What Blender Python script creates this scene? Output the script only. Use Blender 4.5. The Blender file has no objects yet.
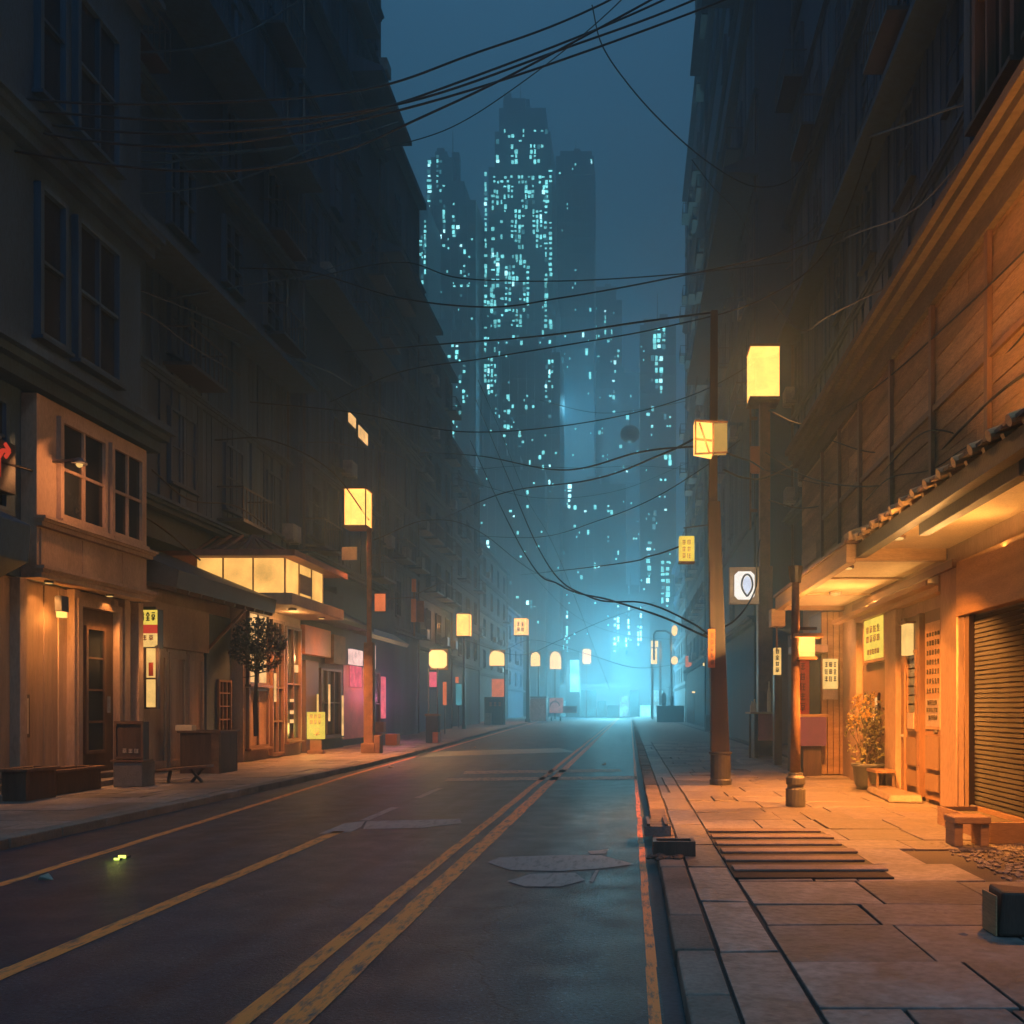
import bpy, bmesh, math, random
from mathutils import Vector, Matrix
random.seed(11)
EXPOSURE, SKY, MOON_FILL, HAZE, END_GLOW, ANISO = 0.0, 2.5, 0.24, 0.0053, 14000, 0.78
S = bpy.context.scene
COL = S.collection
F, HC, VX, VY = 900.0, 1.7, 630.0, 708.0      # focal length in pixels, eye height, vanishing point
PV = 0.12                                      # pavement height above the road

def W(px, py, z):
    return Vector(((px - VX) * z / F, z, HC + (VY - py) * z / F))
def G(px, py, h=0.0):
    z = (HC - h) * F / (py - VY)
    return Vector(((px - VX) * z / F, z, h))
def zx(px, X): return X * F / (px - VX)
def hh(py, z): return HC + (VY - py) * z / F

# ------------------------------------------------------------------ materials
MATS = {}
def _new(name):
    m = bpy.data.materials.new(name); m.use_nodes = True
    nt = m.node_tree; nt.nodes.clear()
    return m, nt, nt.nodes, nt.links

def M(name, col, rough=0.75, var=0.35, scale=1.5, bump=0.25, stretch=(1, 1, 1), spec=0.3, metal=0.0, island=0.0, fine=30.0, dirt=0.35):
    if name in MATS: return MATS[name]
    m, nt, N, L = _new(name)
    out = N.new('ShaderNodeOutputMaterial'); b = N.new('ShaderNodeBsdfPrincipled')
    tc = N.new('ShaderNodeTexCoord'); mp = N.new('ShaderNodeMapping'); mp.inputs['Scale'].default_value = stretch
    L.new(tc.outputs['Object'], mp.inputs[0])
    n1 = N.new('ShaderNodeTexNoise'); n1.inputs['Scale'].default_value = scale; n1.inputs['Detail'].default_value = 8; n1.inputs['Roughness'].default_value = 0.65
    n2 = N.new('ShaderNodeTexNoise'); n2.inputs['Scale'].default_value = fine; n2.inputs['Detail'].default_value = 5
    L.new(mp.outputs[0], n1.inputs['Vector']); L.new(mp.outputs[0], n2.inputs['Vector'])
    r = N.new('ShaderNodeValToRGB'); r.color_ramp.elements[0].position = 0.32; r.color_ramp.elements[1].position = 0.68
    lo = [max(0, c * (1 - var)) for c in col]; hi = [min(1, c * (1 + var)) for c in col]
    r.color_ramp.elements[0].color = (*lo, 1); r.color_ramp.elements[1].color = (*hi, 1)
    L.new(n1.outputs['Fac'], r.inputs[0])
    mx = N.new('ShaderNodeMix'); mx.data_type = 'RGBA'; mx.blend_type = 'MULTIPLY'; mx.inputs[0].default_value = dirt
    r2 = N.new('ShaderNodeValToRGB'); r2.color_ramp.elements[0].position = 0.35; r2.color_ramp.elements[1].position = 0.6
    r2.color_ramp.elements[0].color = (0.45, 0.43, 0.42, 1); r2.color_ramp.elements[1].color = (1, 1, 1, 1)
    L.new(n2.outputs['Fac'], r2.inputs[0]); L.new(r.outputs[0], mx.inputs[6]); L.new(r2.outputs[0], mx.inputs[7])
    last = mx.outputs[2]
    if island:
        ge = N.new('ShaderNodeNewGeometry'); mr = N.new('ShaderNodeMapRange')
        mr.inputs['To Min'].default_value = 1 - island; mr.inputs['To Max'].default_value = 1 + island
        L.new(ge.outputs['Random Per Island'], mr.inputs['Value'])
        hs = N.new('ShaderNodeHueSaturation'); L.new(mr.outputs[0], hs.inputs['Value']); L.new(last, hs.inputs['Color']); last = hs.outputs[0]
    L.new(last, b.inputs['Base Color'])
    rr = N.new('ShaderNodeMapRange'); rr.inputs['To Min'].default_value = max(0.05, rough - 0.15); rr.inputs['To Max'].default_value = min(1, rough + 0.15)
    L.new(n1.outputs['Fac'], rr.inputs['Value']); L.new(rr.outputs[0], b.inputs['Roughness'])
    b.inputs['Specular IOR Level'].default_value = spec; b.inputs['Metallic'].default_value = metal
    if bump:
        bp = N.new('ShaderNodeBump'); bp.inputs['Strength'].default_value = bump; bp.inputs['Distance'].default_value = 0.02
        ad = N.new('ShaderNodeMath'); ad.operation = 'ADD'; L.new(n1.outputs['Fac'], ad.inputs[0]); L.new(n2.outputs['Fac'], ad.inputs[1])
        L.new(ad.outputs[0], bp.inputs['Height']); L.new(bp.outputs[0], b.inputs['Normal'])
    L.new(b.outputs[0], out.inputs[0]); MATS[name] = m
    return m

def E(name, col, strength, see=0.0, var=0.15, scale=3.0):
    """something that gives off light; see > 0 lets the lamp inside shine out through it"""
    if name in MATS: return MATS[name]
    m, nt, N, L = _new(name)
    out = N.new('ShaderNodeOutputMaterial'); e = N.new('ShaderNodeEmission'); e.inputs[0].default_value = (*col, 1)
    tc = N.new('ShaderNodeTexCoord'); n = N.new('ShaderNodeTexNoise'); n.inputs['Scale'].default_value = scale; n.inputs['Detail'].default_value = 4
    L.new(tc.outputs['Object'], n.inputs['Vector'])
    mr = N.new('ShaderNodeMapRange'); mr.inputs['From Min'].default_value = 0.3; mr.inputs['From Max'].default_value = 0.7
    mr.inputs['To Min'].default_value = strength * (1 - var); mr.inputs['To Max'].default_value = strength * (1 + var)
    L.new(n.outputs['Fac'], mr.inputs['Value']); L.new(mr.outputs[0], e.inputs[1])
    if see:
        t = N.new('ShaderNodeBsdfTransparent'); t.inputs[0].default_value = (see, see, see, 1)
        a = N.new('ShaderNodeAddShader'); L.new(e.outputs[0], a.inputs[0]); L.new(t.outputs[0], a.inputs[1]); L.new(a.outputs[0], out.inputs[0])
    else:
        L.new(e.outputs[0], out.inputs[0])
    MATS[name] = m
    return m

def asphalt():
    m, nt, N, L = _new('asphalt')
    out = N.new('ShaderNodeOutputMaterial'); b = N.new('ShaderNodeBsdfPrincipled'); tc = N.new('ShaderNodeTexCoord')
    def noise(s, d=6, r=0.6):
        n = N.new('ShaderNodeTexNoise'); n.inputs['Scale'].default_value = s; n.inputs['Detail'].default_value = d; n.inputs['Roughness'].default_value = r
        L.new(tc.outputs['Object'], n.inputs['Vector']); return n
    big = noise(0.35); mid = noise(2.2); grit = noise(34, 4, 0.8)
    mpv = N.new('ShaderNodeMapping'); mpv.inputs['Scale'].default_value = (1, 0.6, 1); L.new(tc.outputs['Object'], mpv.inputs[0])
    wv = N.new('ShaderNodeVectorMath'); wv.operation = 'ADD'; wm = N.new('ShaderNodeVectorMath'); wm.operation = 'SCALE'; wm.inputs['Scale'].default_value = 0.5
    L.new(mid.outputs['Color'], wm.inputs[0]); L.new(mpv.outputs[0], wv.inputs[0]); L.new(wm.outputs[0], wv.inputs[1])
    cr = N.new('ShaderNodeTexVoronoi'); cr.feature = 'DISTANCE_TO_EDGE'; cr.inputs['Scale'].default_value = 0.33; L.new(wv.outputs[0], cr.inputs['Vector'])
    crr = N.new('ShaderNodeMapRange'); crr.inputs['From Max'].default_value = 0.006; crr.inputs['To Min'].default_value = 0.35; L.new(cr.outputs['Distance'], crr.inputs['Value'])
    rp = N.new('ShaderNodeValToRGB'); e = rp.color_ramp.elements
    e[0].position = 0.3; e[0].color = (0.009, 0.021, 0.034, 1); e[1].position = 0.72; e[1].color = (0.022, 0.044, 0.066, 1); L.new(big.outputs['Fac'], rp.inputs[0])
    g2 = N.new('ShaderNodeMapRange'); g2.inputs['From Min'].default_value = 0.35; g2.inputs['From Max'].default_value = 0.7; g2.inputs['To Min'].default_value = 0.35; g2.inputs['To Max'].default_value = 2.1
    L.new(grit.outputs['Fac'], g2.inputs['Value'])
    mpt = N.new('ShaderNodeMapping'); mpt.inputs['Scale'].default_value = (1.5, 0.035, 1); L.new(tc.outputs['Object'], mpt.inputs[0])
    trk = N.new('ShaderNodeTexNoise'); trk.inputs['Scale'].default_value = 1.6; trk.inputs['Detail'].default_value = 5; L.new(mpt.outputs[0], trk.inputs['Vector'])
    tr = N.new('ShaderNodeMapRange'); tr.inputs['From Min'].default_value = .35; tr.inputs['From Max'].default_value = .65; tr.inputs['To Min'].default_value = .6; tr.inputs['To Max'].default_value = 1.3; L.new(trk.outputs['Fac'], tr.inputs['Value'])
    spk = N.new('ShaderNodeTexVoronoi'); spk.inputs['Scale'].default_value = 26; L.new(tc.outputs['Object'], spk.inputs['Vector'])
    sr = N.new('ShaderNodeMapRange'); sr.inputs['From Min'].default_value = .10; sr.inputs['From Max'].default_value = .24; sr.inputs['To Min'].default_value = 2.6; sr.inputs['To Max'].default_value = 1.0; L.new(spk.outputs['Distance'], sr.inputs['Value'])
    m0 = N.new('ShaderNodeMath'); m0.operation = 'MULTIPLY'; L.new(tr.outputs[0], m0.inputs[0]); L.new(sr.outputs[0], m0.inputs[1])
    m1 = N.new('ShaderNodeMath'); m1.operation = 'MULTIPLY'; L.new(g2.outputs[0], m1.inputs[0]); L.new(m0.outputs[0], m1.inputs[1])
    mu = N.new('ShaderNodeMath'); mu.operation = 'MULTIPLY'; L.new(m1.outputs[0], mu.inputs[0]); L.new(crr.outputs[0], mu.inputs[1])
    sc = N.new('ShaderNodeVectorMath'); sc.operation = 'SCALE'; L.new(rp.outputs[0], sc.inputs[0]); L.new(mu.outputs[0], sc.inputs['Scale'])
    L.new(sc.outputs[0], b.inputs['Base Color'])
    ro = N.new('ShaderNodeMapRange'); ro.inputs['From Min'].default_value = 0.35; ro.inputs['From Max'].default_value = 0.65; ro.inputs['To Min'].default_value = 0.43; ro.inputs['To Max'].default_value = 0.54
    L.new(mid.outputs['Fac'], ro.inputs['Value']); L.new(ro.outputs[0], b.inputs['Roughness']); b.inputs['Specular IOR Level'].default_value = 0.28
    bp = N.new('ShaderNodeBump'); bp.inputs['Strength'].default_value = 0.7; bp.inputs['Distance'].default_value = 0.014
    L.new(mu.outputs[0], bp.inputs['Height']); L.new(bp.outputs[0], b.inputs['Normal']); L.new(b.outputs[0], out.inputs[0])
    return m

def paint(name, col, keep=0.5):
    """worn road paint: the asphalt shows through where it has flaked off"""
    m, nt, N, L = _new(name)
    out = N.new('ShaderNodeOutputMaterial'); b = N.new('ShaderNodeBsdfPrincipled'); tc = N.new('ShaderNodeTexCoord')
    n = N.new('ShaderNodeTexNoise'); n.inputs['Scale'].default_value = 9; n.inputs['Detail'].default_value = 9; n.inputs['Roughness'].default_value = 0.75
    mp = N.new('ShaderNodeMapping'); mp.inputs['Scale'].default_value = (1.6, 0.35, 1); L.new(tc.outputs['Object'], mp.inputs[0]); L.new(mp.outputs[0], n.inputs['Vector'])
    r = N.new('ShaderNodeValToRGB'); r.color_ramp.elements[0].position = keep - 0.09; r.color_ramp.elements[1].position = keep + 0.05
    r.color_ramp.elements[0].color = (0.07, 0.07, 0.07, 1); r.color_ramp.elements[1].color = (*col, 1)
    L.new(n.outputs['Fac'], r.inputs[0]); L.new(r.outputs[0], b.inputs['Base Color']); b.inputs['Roughness'].default_value = 0.6
    L.new(b.outputs[0], out.inputs[0]); return m

def glass(name, col=(0.02, 0.025, 0.03)):
    if name in MATS: return MATS[name]
    return M(name, col, rough=0.22, var=0.5, scale=0.8, bump=0.05, spec=0.6, dirt=0.1)

# ------------------------------------------------------------------ mesh building
class MB:
    def __init__(s): s.bm = bmesh.new()
    def face(s, pts):
        try: return s.bm.faces.new([s.bm.verts.new(p) for p in pts])
        except ValueError: return None
    def hexa(s, p):
        v = [s.bm.verts.new(q) for q in p]
        for f in ((0, 3, 2, 1), (4, 5, 6, 7), (0, 1, 5, 4), (1, 2, 6, 5), (2, 3, 7, 6), (3, 0, 4, 7)): s.bm.faces.new([v[i] for i in f])
    def box(s, x0, x1, y0, y1, z0, z1):
        x0, x1 = sorted((x0, x1)); y0, y1 = sorted((y0, y1)); z0, z1 = sorted((z0, z1))
        s.hexa([(x0, y0, z0), (x1, y0, z0), (x1, y1, z0), (x0, y1, z0), (x0, y0, z1), (x1, y0, z1), (x1, y1, z1), (x0, y1, z1)]); return s
    def bar(s, a, b, w, h=None):
        a, b = Vector(a), Vector(b); d = (b - a).normalized(); h = h or w
        u = d.cross(Vector((0, 0, 1)));  u = u.normalized() if u.length > 1e-3 else Vector((1, 0, 0))
        v = u.cross(d).normalized(); u *= w / 2; v *= h / 2
        s.hexa([a - u - v, a + u - v, b + u - v, b - u - v, a - u + v, a + u + v, b + u + v, b - u + v]); return s
    def cyl(s, a, b, r0, r1=None, n=12, caps=True):
        a, b = Vector(a), Vector(b); r1 = r0 if r1 is None else r1; d = (b - a).normalized()
        u = d.cross(Vector((0, 0, 1)));  u = u.normalized() if u.length > 1e-3 else Vector((1, 0, 0)); v = d.cross(u)
        A, B = [], []
        for i in range(n):
            t = 2 * math.pi * i / n; o = u * math.cos(t) + v * math.sin(t)
            A.append(s.bm.verts.new(a + o * r0)); B.append(s.bm.verts.new(b + o * r1))
        for i in range(n): s.bm.faces.new([A[i], A[(i + 1) % n], B[(i + 1) % n], B[i]])
        if caps: s.bm.faces.new(A[::-1]); s.bm.faces.new(B)
        return s
    def prism(s, pts, z0, z1):
        A = [s.bm.verts.new((p[0], p[1], z0)) for p in pts]; B = [s.bm.verts.new((p[0], p[1], z1)) for p in pts]; n = len(pts)
        for i in range(n): s.bm.faces.new([A[i], A[(i + 1) % n], B[(i + 1) % n], B[i]])
        s.bm.faces.new(A[::-1]); s.bm.faces.new(B); return s
    def extr(s, pts, vec):
        vec = Vector(vec); A = [s.bm.verts.new(p) for p in pts]; B = [s.bm.verts.new(Vector(p) + vec) for p in pts]; n = len(pts)
        for i in range(n): s.bm.faces.new([A[i], A[(i + 1) % n], B[(i + 1) % n], B[i]])
        s.bm.faces.new(A[::-1]); s.bm.faces.new(B); return s
    def lathe(s, prof, c=(0, 0), n=16):
        rings = []
        for r, z in prof:
            rings.append([s.bm.verts.new((c[0] + r * math.cos(2 * math.pi * i / n), c[1] + r * math.sin(2 * math.pi * i / n), z)) for i in range(n)])
        for A, B in zip(rings, rings[1:]):
            for i in range(n): s.bm.faces.new([A[i], A[(i + 1) % n], B[(i + 1) % n], B[i]])
        s.bm.faces.new(rings[0][::-1]); s.bm.faces.new(rings[-1]); return s
    def ico(s, c, r, sub=1, sx=1, sy=1, sz=1, jit=0.0):
        g = bmesh.ops.create_icosphere(s.bm, subdivisions=sub, radius=1)
        for v in g['verts']:
            k = r * (1 + random.uniform(-jit, jit)); v.co = Vector((c[0] + v.co.x * k * sx, c[1] + v.co.y * k * sy, c[2] + v.co.z * k * sz))
        return s
    def build(s, name, mat, parent=None, bev=0.0, smooth=False):
        bmesh.ops.recalc_face_normals(s.bm, faces=s.bm.faces[:])
        me = bpy.data.meshes.new(name); s.bm.to_mesh(me); s.bm.free()
        me.materials.append(mat)
        if smooth:
            for p in me.polygons: p.use_smooth = True
        o = bpy.data.objects.new(name, me); COL.objects.link(o)
        if bev:
            b = o.modifiers.new('bevel', 'BEVEL'); b.width = bev; b.segments = 2; b.limit_method = 'ANGLE'
        if parent: adopt(o, parent)
        return o

def adopt(o, parent):
    o.parent = parent
    o.matrix_parent_inverse = Matrix.Translation(-parent.location) if parent.parent is None else Matrix.Identity(4)
def tag(o, label=None, cat=None, group=None, kind=None):
    if label: o['label'] = label
    if cat: o['category'] = cat
    if group: o['group'] = group
    if kind: o['kind'] = kind
    return o
def thing(name, label, cat, loc=(0, 0, 0), group=None):
    o = bpy.data.objects.new(name, None); COL.objects.link(o); o.location = loc; o.empty_display_size = 0.3
    return tag(o, label, cat, group)
def BX(name, mat, parent, *b, bev=0.0):
    m = MB()
    for q in b: m.box(*q)
    return m.build(name, mat, parent, bev)
def light(loc, power, col, radius=0.15, parent=None, kind='POINT', size=None, aim=None, spread=None):
    d = bpy.data.lights.new('bulb_or_fill', kind); d.energy = power; d.color = col
    if kind == 'AREA':
        d.shape = 'RECTANGLE'; d.size, d.size_y = size
        if spread: d.spread = spread
    else: d.shadow_soft_size = radius
    o = bpy.data.objects.new('bulb_or_fill', d); COL.objects.link(o); o.location = loc
    if aim: o.rotation_euler = Vector(aim).to_track_quat('-Z', 'Y').to_euler()
    if parent: adopt(o, parent)
    return o

# pseudo characters: strokes on a unit square
GLY = [
 [(.1,.85,.9,.85),(.5,1,.5,0),(.15,.55,.85,.55),(.1,.25,.4,.05),(.9,.25,.6,.05)],
 [(.12,.1,.12,.9),(.12,.9,.88,.9),(.88,.9,.88,.1),(.12,.5,.88,.5),(.5,.9,.5,.1),(.12,.1,.88,.1)],
 [(.05,.75,.95,.75),(.3,1,.2,.0),(.7,1,.75,0),(.1,.4,.9,.4),(.25,.08,.75,.08)],
 [(.2,1,.05,.6),(.15,.7,.15,0),(.4,.85,.95,.85),(.65,.85,.65,.05),(.4,.45,.95,.45),(.4,.05,.95,.05)],
 [(.1,.95,.9,.95),(.2,.7,.8,.7),(.2,.7,.2,.4),(.8,.7,.8,.4),(.2,.4,.8,.4),(.5,.4,.5,0),(.5,.05,.3,.1),(.05,.2,.95,.2)],
 [(.5,1,.1,.6),(.5,1,.9,.6),(.25,.55,.75,.55),(.5,.55,.5,.05),(.1,.3,.9,.3),(.05,.02,.95,.02)],
]
def glyphs(mb, org, ux, uz, n, cols, rows, w, h, th, seed=0):
    """rows of pseudo characters in the plane (ux, uz) from the lower left corner org, n = outward normal"""
    rnd = random.Random(seed); org, ux, uz, n = map(Vector, (org, ux, uz, n))
    cw, ch = w / cols, h / rows
    for r in range(rows):
        for c in range(cols):
            g = rnd.choice(GLY)
            for x0, y0, x1, y1 in g:
                a = org + ux * (c + .14 + x0 * .72) * cw + uz * (r + .14 + y0 * .72) * ch; b = org + ux * (c + .14 + x1 * .72) * cw + uz * (r + .14 + y1 * .72) * ch
                d = (b - a).normalized(); s = d.cross(n).normalized() * th / 2
                mb.extr([a - s, b - s, b + s, a + s], n * 0.012)

# ------------------------------------------------------------------ camera, air, sky
cam = bpy.data.cameras.new('camera'); cam.sensor_width = 36; cam.lens = 36 * F / 1024; cam.clip_end = 2000; cam.clip_start = 0.1
cam.shift_x = -(VX - 512) / 1024; cam.shift_y = (VY - 512) / 1024
co = bpy.data.objects.new('camera', cam); COL.objects.link(co); co.location = (0, 0, HC); co.rotation_euler = (math.radians(90), 0, 0); S.camera = co
S.view_settings.view_transform = 'Standard'; S.view_settings.look = 'None'; S.view_settings.exposure = EXPOSURE; S.view_settings.gamma = 1
S.render.engine = 'CYCLES'; S.cycles.use_denoising = True; S.cycles.use_light_tree = True
S.cycles.max_bounces = 5; S.cycles.diffuse_bounces = 3; S.cycles.glossy_bounces = 2; S.cycles.transparent_max_bounces = 12; S.cycles.volume_bounces = 0
S.cycles.sample_clamp_indirect = 3; S.cycles.sample_clamp_direct = 12

w = bpy.data.worlds.new('World'); S.world = w; w.use_nodes = True
nt = w.node_tree; nt.nodes.clear(); N, L = nt.nodes, nt.links
wo = N.new('ShaderNodeOutputWorld'); sky = N.new('ShaderNodeTexSky'); sky.sky_type = 'NISHITA'; sky.sun_disc = False
sky.sun_elevation = math.radians(-4); sky.sun_rotation = math.radians(20); sky.air_density = 2.0; sky.ozone_density = 4.0
b1 = N.new('ShaderNodeBackground'); b1.inputs[1].default_value = 0.05; L.new(sky.outputs[0], b1.inputs[0])
tc = N.new('ShaderNodeTexCoord'); sp = N.new('ShaderNodeSeparateXYZ'); L.new(tc.outputs['Generated'], sp.inputs[0])
rp = N.new('ShaderNodeValToRGB'); e = rp.color_ramp.elements
e[0].position = 0.0; e[0].color = (0.024, 0.078, 0.110, 1); e[1].position = 1.0; e[1].color = (0.17, 0.36, 0.58, 1)
k = e.new(0.25); k.color = (0.010, 0.037, 0.064, 1); k = e.new(0.62); k.color = (0.010, 0.034, 0.060, 1)
L.new(sp.outputs['Z'], rp.inputs[0])
b2 = N.new('ShaderNodeBackground'); b2.inputs[1].default_value = SKY; L.new(rp.outputs[0], b2.inputs[0])
ad = N.new('ShaderNodeAddShader'); L.new(b1.outputs[0], ad.inputs[0]); L.new(b2.outputs[0], ad.inputs[1]); L.new(ad.outputs[0], wo.inputs[0])
moon = bpy.data.lights.new('moon_fill', 'SUN'); moon.energy = MOON_FILL; moon.angle = math.radians(6); moon.color = (0.40, 0.70, 1.0)  # added blue fill from behind the viewer, grazing the left fronts; no moon in view
mo = bpy.data.objects.new('moon_fill', moon); COL.objects.link(mo); mo.rotation_euler = Vector((-.38, .72, -.46)).to_track_quat('-Z', 'Y').to_euler()

hz = MB().box(-96, 96, -16, 266, -1.8, 176).build('haze', None)
hm, nt, N, L = _new('night_mist'); ho = N.new('ShaderNodeOutputMaterial'); pv = N.new('ShaderNodeVolumePrincipled')
pv.inputs['Color'].default_value = (0.60, 0.86, 1.0, 1); pv.inputs['Density'].default_value = HAZE; pv.inputs['Anisotropy'].default_value = ANISO
L.new(pv.outputs[0], ho.inputs['Volume']); hz.data.materials.clear(); hz.data.materials.append(hm); tag(hz, kind='stuff')

# ------------------------------------------------------------------ materials of the place
ASPH = asphalt()
CONC = M('concrete', (0.175, 0.148, 0.13), rough=0.56, island=0.42, bump=0.7, scale=2.2, spec=0.5, var=0.45, dirt=0.6, fine=14)
CONC2 = M('old_concrete', (0.15, 0.135, 0.125), rough=0.8, bump=0.5)
MORT = M('mortar', (0.05, 0.042, 0.036), rough=0.9, bump=0.6, fine=60)
KERB = M('kerb_stone', (0.22, 0.175, 0.14), rough=0.8, spec=.15, island=0.2, bump=0.4)
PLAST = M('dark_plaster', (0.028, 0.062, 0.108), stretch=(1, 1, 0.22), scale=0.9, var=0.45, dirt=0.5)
PLAST2 = M('grey_plaster', (0.038, 0.074, 0.12), stretch=(1, 1, 0.2), scale=0.7, var=0.5, dirt=0.5)
PLAST3 = M('blue_plaster', (0.03, 0.066, 0.11), stretch=(1, 1, 0.2), scale=0.6, var=0.4, dirt=0.4)
BOARD = M('grey_boards', (0.033, 0.07, 0.118), stretch=(3, 3, 0.25), scale=1.6, island=0.35, var=0.35)
WARM = M('warm_boards', (0.36, 0.25, 0.18), stretch=(4, 4, 0.3), scale=1.5, island=0.16, var=0.25, rough=0.6)
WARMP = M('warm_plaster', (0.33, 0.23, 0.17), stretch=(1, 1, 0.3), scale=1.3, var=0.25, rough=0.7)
TIMB = M('brown_timber', (0.14, 0.08, 0.05), stretch=(4, 4, 0.4), scale=2, island=0.15, var=0.3, rough=0.5)
TIMB2 = M('dark_timber', (0.085, 0.055, 0.04), stretch=(4, 4, 0.4), scale=2, var=0.35, rough=0.55)
FRIEZE = M('dark_frieze', (0.095, 0.075, 0.06), stretch=(.4, .4, 2), var=.4, dirt=.6)
PLANK = M('weathered_planks', (0.25, 0.155, 0.09), stretch=(0.4, 0.4, 3), scale=1.6, island=0.3, var=0.4, rough=0.7, dirt=0.6)
POLE = M('painted_pole', (0.24, 0.13, 0.07), rough=0.5, scale=3, var=0.3)
OCHRE = M('ochre_boards', (0.42, 0.26, 0.13), stretch=(0.4, 0.4, 3), scale=1.6, island=0.18, var=0.25, rough=0.6)
CREAM = M('cream_soffit', (0.78, 0.60, 0.36), scale=1.2, var=0.12, rough=0.7, dirt=0.25)
DARKM = M('dark_metal', (0.035, 0.036, 0.04), rough=0.45, spec=0.5, scale=4, var=0.4)
STEEL = M('grey_metal', (0.16, 0.17, 0.175), rough=0.45, spec=0.5, scale=3)
RUST = M('rusty_metal', (0.15, 0.085, 0.05), rough=0.65, scale=3, var=0.5)
TILE = M('roof_tiles', (0.17, 0.10, 0.07), rough=0.6, island=0.3, scale=2)
RTILE = M('red_roof', (0.22, 0.09, 0.075), rough=0.6, island=0.2, scale=2)
RED = M('red_paint', (0.42, 0.06, 0.035), rough=0.5, var=0.2)
ORANGE = M('orange_paint', (0.5, 0.17, 0.06), rough=0.5, var=0.2)
PINKP = M('pink_paint', (0.5, 0.16, 0.14), rough=0.55, var=0.2)
PAPER = M('pale_paper', (0.55, 0.46, 0.36), rough=0.8, var=0.15)
INK = M('dark_ink', (0.02, 0.016, 0.014), rough=0.7, bump=0)
GLASS = glass('dark_glass')
CABLE = M('cable_rubber', (0.008, 0.009, 0.011), rough=0.6, bump=0, var=0.1)
LEAF = M('dry_leaf', (0.05, 0.045, 0.028), rough=0.6, island=0.5, bump=0)
LEAFG = M('shrub_leaf', (0.10, 0.10, 0.03), rough=0.55, island=0.5, bump=0)
FLOWER = M('yellow_flower', (0.65, 0.42, 0.08), rough=0.6, island=0.3, bump=0)
BARK = M('bark', (0.07, 0.05, 0.04), rough=0.9, bump=0.8, stretch=(3, 3, 0.6))
SOIL = M('soil', (0.04, 0.03, 0.022), rough=0.95, bump=1.0, fine=50)
TOWER = M('tower_cladding', (0.075, 0.09, 0.10), rough=0.5, scale=0.12, stretch=(1, 1, 0.15), var=0.3, bump=0)
AMB = (1.0, 0.37, 0.07)
LANT = E('lantern_paper', (1.0, 0.46, 0.10), 1.4, see=0.6, var=0.15)
LANTF = E('far_lantern_paper', (1.0, 0.60, 0.20), 1.9, see=0.0, var=0.1)
WARMW = E('warm_window', (1.0, 0.55, 0.20), 1.1, var=0.35, scale=2)
CREAML = E('cream_lightbox', (1.0, 0.58, 0.17), 1.05, var=0.2)
FASC = E('fascia_lightbox', (1.0, 0.50, 0.12), 1.15, var=0.3, scale=1.2)
YEL = E('yellow_lightbox', (1.0, 0.70, 0.10), 0.95, var=0.15)
REDL = E('red_lightbox', (0.75, 0.06, 0.03), 0.8, var=0.1)
ORL = E('orange_lightbox', (1.0, 0.22, 0.07), 0.75, var=0.15)
PINK = E('pink_neon', (1.0, 0.16, 0.22), 0.9, var=0.25)
PALEP = E('pale_pink_light', (1.0, 0.62, 0.55), 1.1, var=0.25)
CYAN = E('cyan_window', (0.22, 0.82, 0.85), 2.4, var=0.6, scale=0.35)
CYAN2 = E('pale_cyan_window', (0.42, 0.92, 1.0), 4.0, var=0.4, scale=0.4)
DIMC = E('dim_cyan_window', (0.10, 0.42, 0.50), 0.7, var=0.5, scale=0.3)
HALLG = E('hall_glass', (0.35, 0.88, 1.0), 0.9, var=0.7, scale=0.5)
WHITE = E('white_lightbox', (1.0, 0.93, 0.85), 1.1, var=0.08)
TUBE = E('light_tube', (1.0, 0.62, 0.22), 9.0, var=0.0)
STUD = E('stud_glow', (0.75, 0.9, 0.12), 3.0, var=0.0)

# ------------------------------------------------------------------ the setting: ground, road, pavements
KL = [(-12, -7.5), (25, -7.5), (33, -7.8), (71, -9.9), (101, -11.4), (165, -14.6)]
def lerp(tab, y):
    for (a, b), (c, d) in zip(tab, tab[1:]):
        if y <= c: return b + (d - b) * (y - a) / (c - a)
    return tab[-1][1]
def kerbL(y): return lerp(KL, y)

g = MB(); g.box(-92, 92, -13, 260, -0.7, -0.06); tag(g.build('ground', CONC2), kind='structure')
r = MB(); r.face([(-26, -12, 0), (0.6, -12, 0), (0.6, 165, 0), (-26, 165, 0)])
road = tag(r.build('road', ASPH), kind='structure')
sq = MB(); sq.face([(-60, 165, 0), (60, 165, 0), (60, 190, 0), (-60, 190, 0)]); tag(sq.build('cross_street', ASPH), kind='structure')

YPAINT = paint('yellow_line_paint', (0.82, 0.23, 0.045), 0.46); WPAINT = paint('white_line_paint', (0.21, 0.20, 0.195), 0.45); FADED = paint('faded_paint', (0.55, 0.30, 0.17), 0.5)
def strip(name, mat, tab, wd, y0, y1, z=0.004):
    m = MB(); y = y0; k = random.Random(len(name) + int(y0 * 10))
    while y < y1 - 1e-3:
        y2 = min(y + (0.9 if y < 25 else 4), y1); j = k.uniform(-.008, .008)
        a, b = lerp(tab, y), lerp(tab, y2); m.face([(a - wd / 2 + j, y, z), (a + wd / 2 + j, y, z), (b + wd / 2 + j, y2, z), (b - wd / 2 + j, y2, z)]); y = y2
    o = m.build(name, mat, road); return o
strip('centre_line', YPAINT, [(0, -2.11), (165, -2.11)], 0.13, 0.5, 150); strip('centre_line', YPAINT, [(0, -1.82), (165, -1.82)], 0.19, 0.5, 150)
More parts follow.
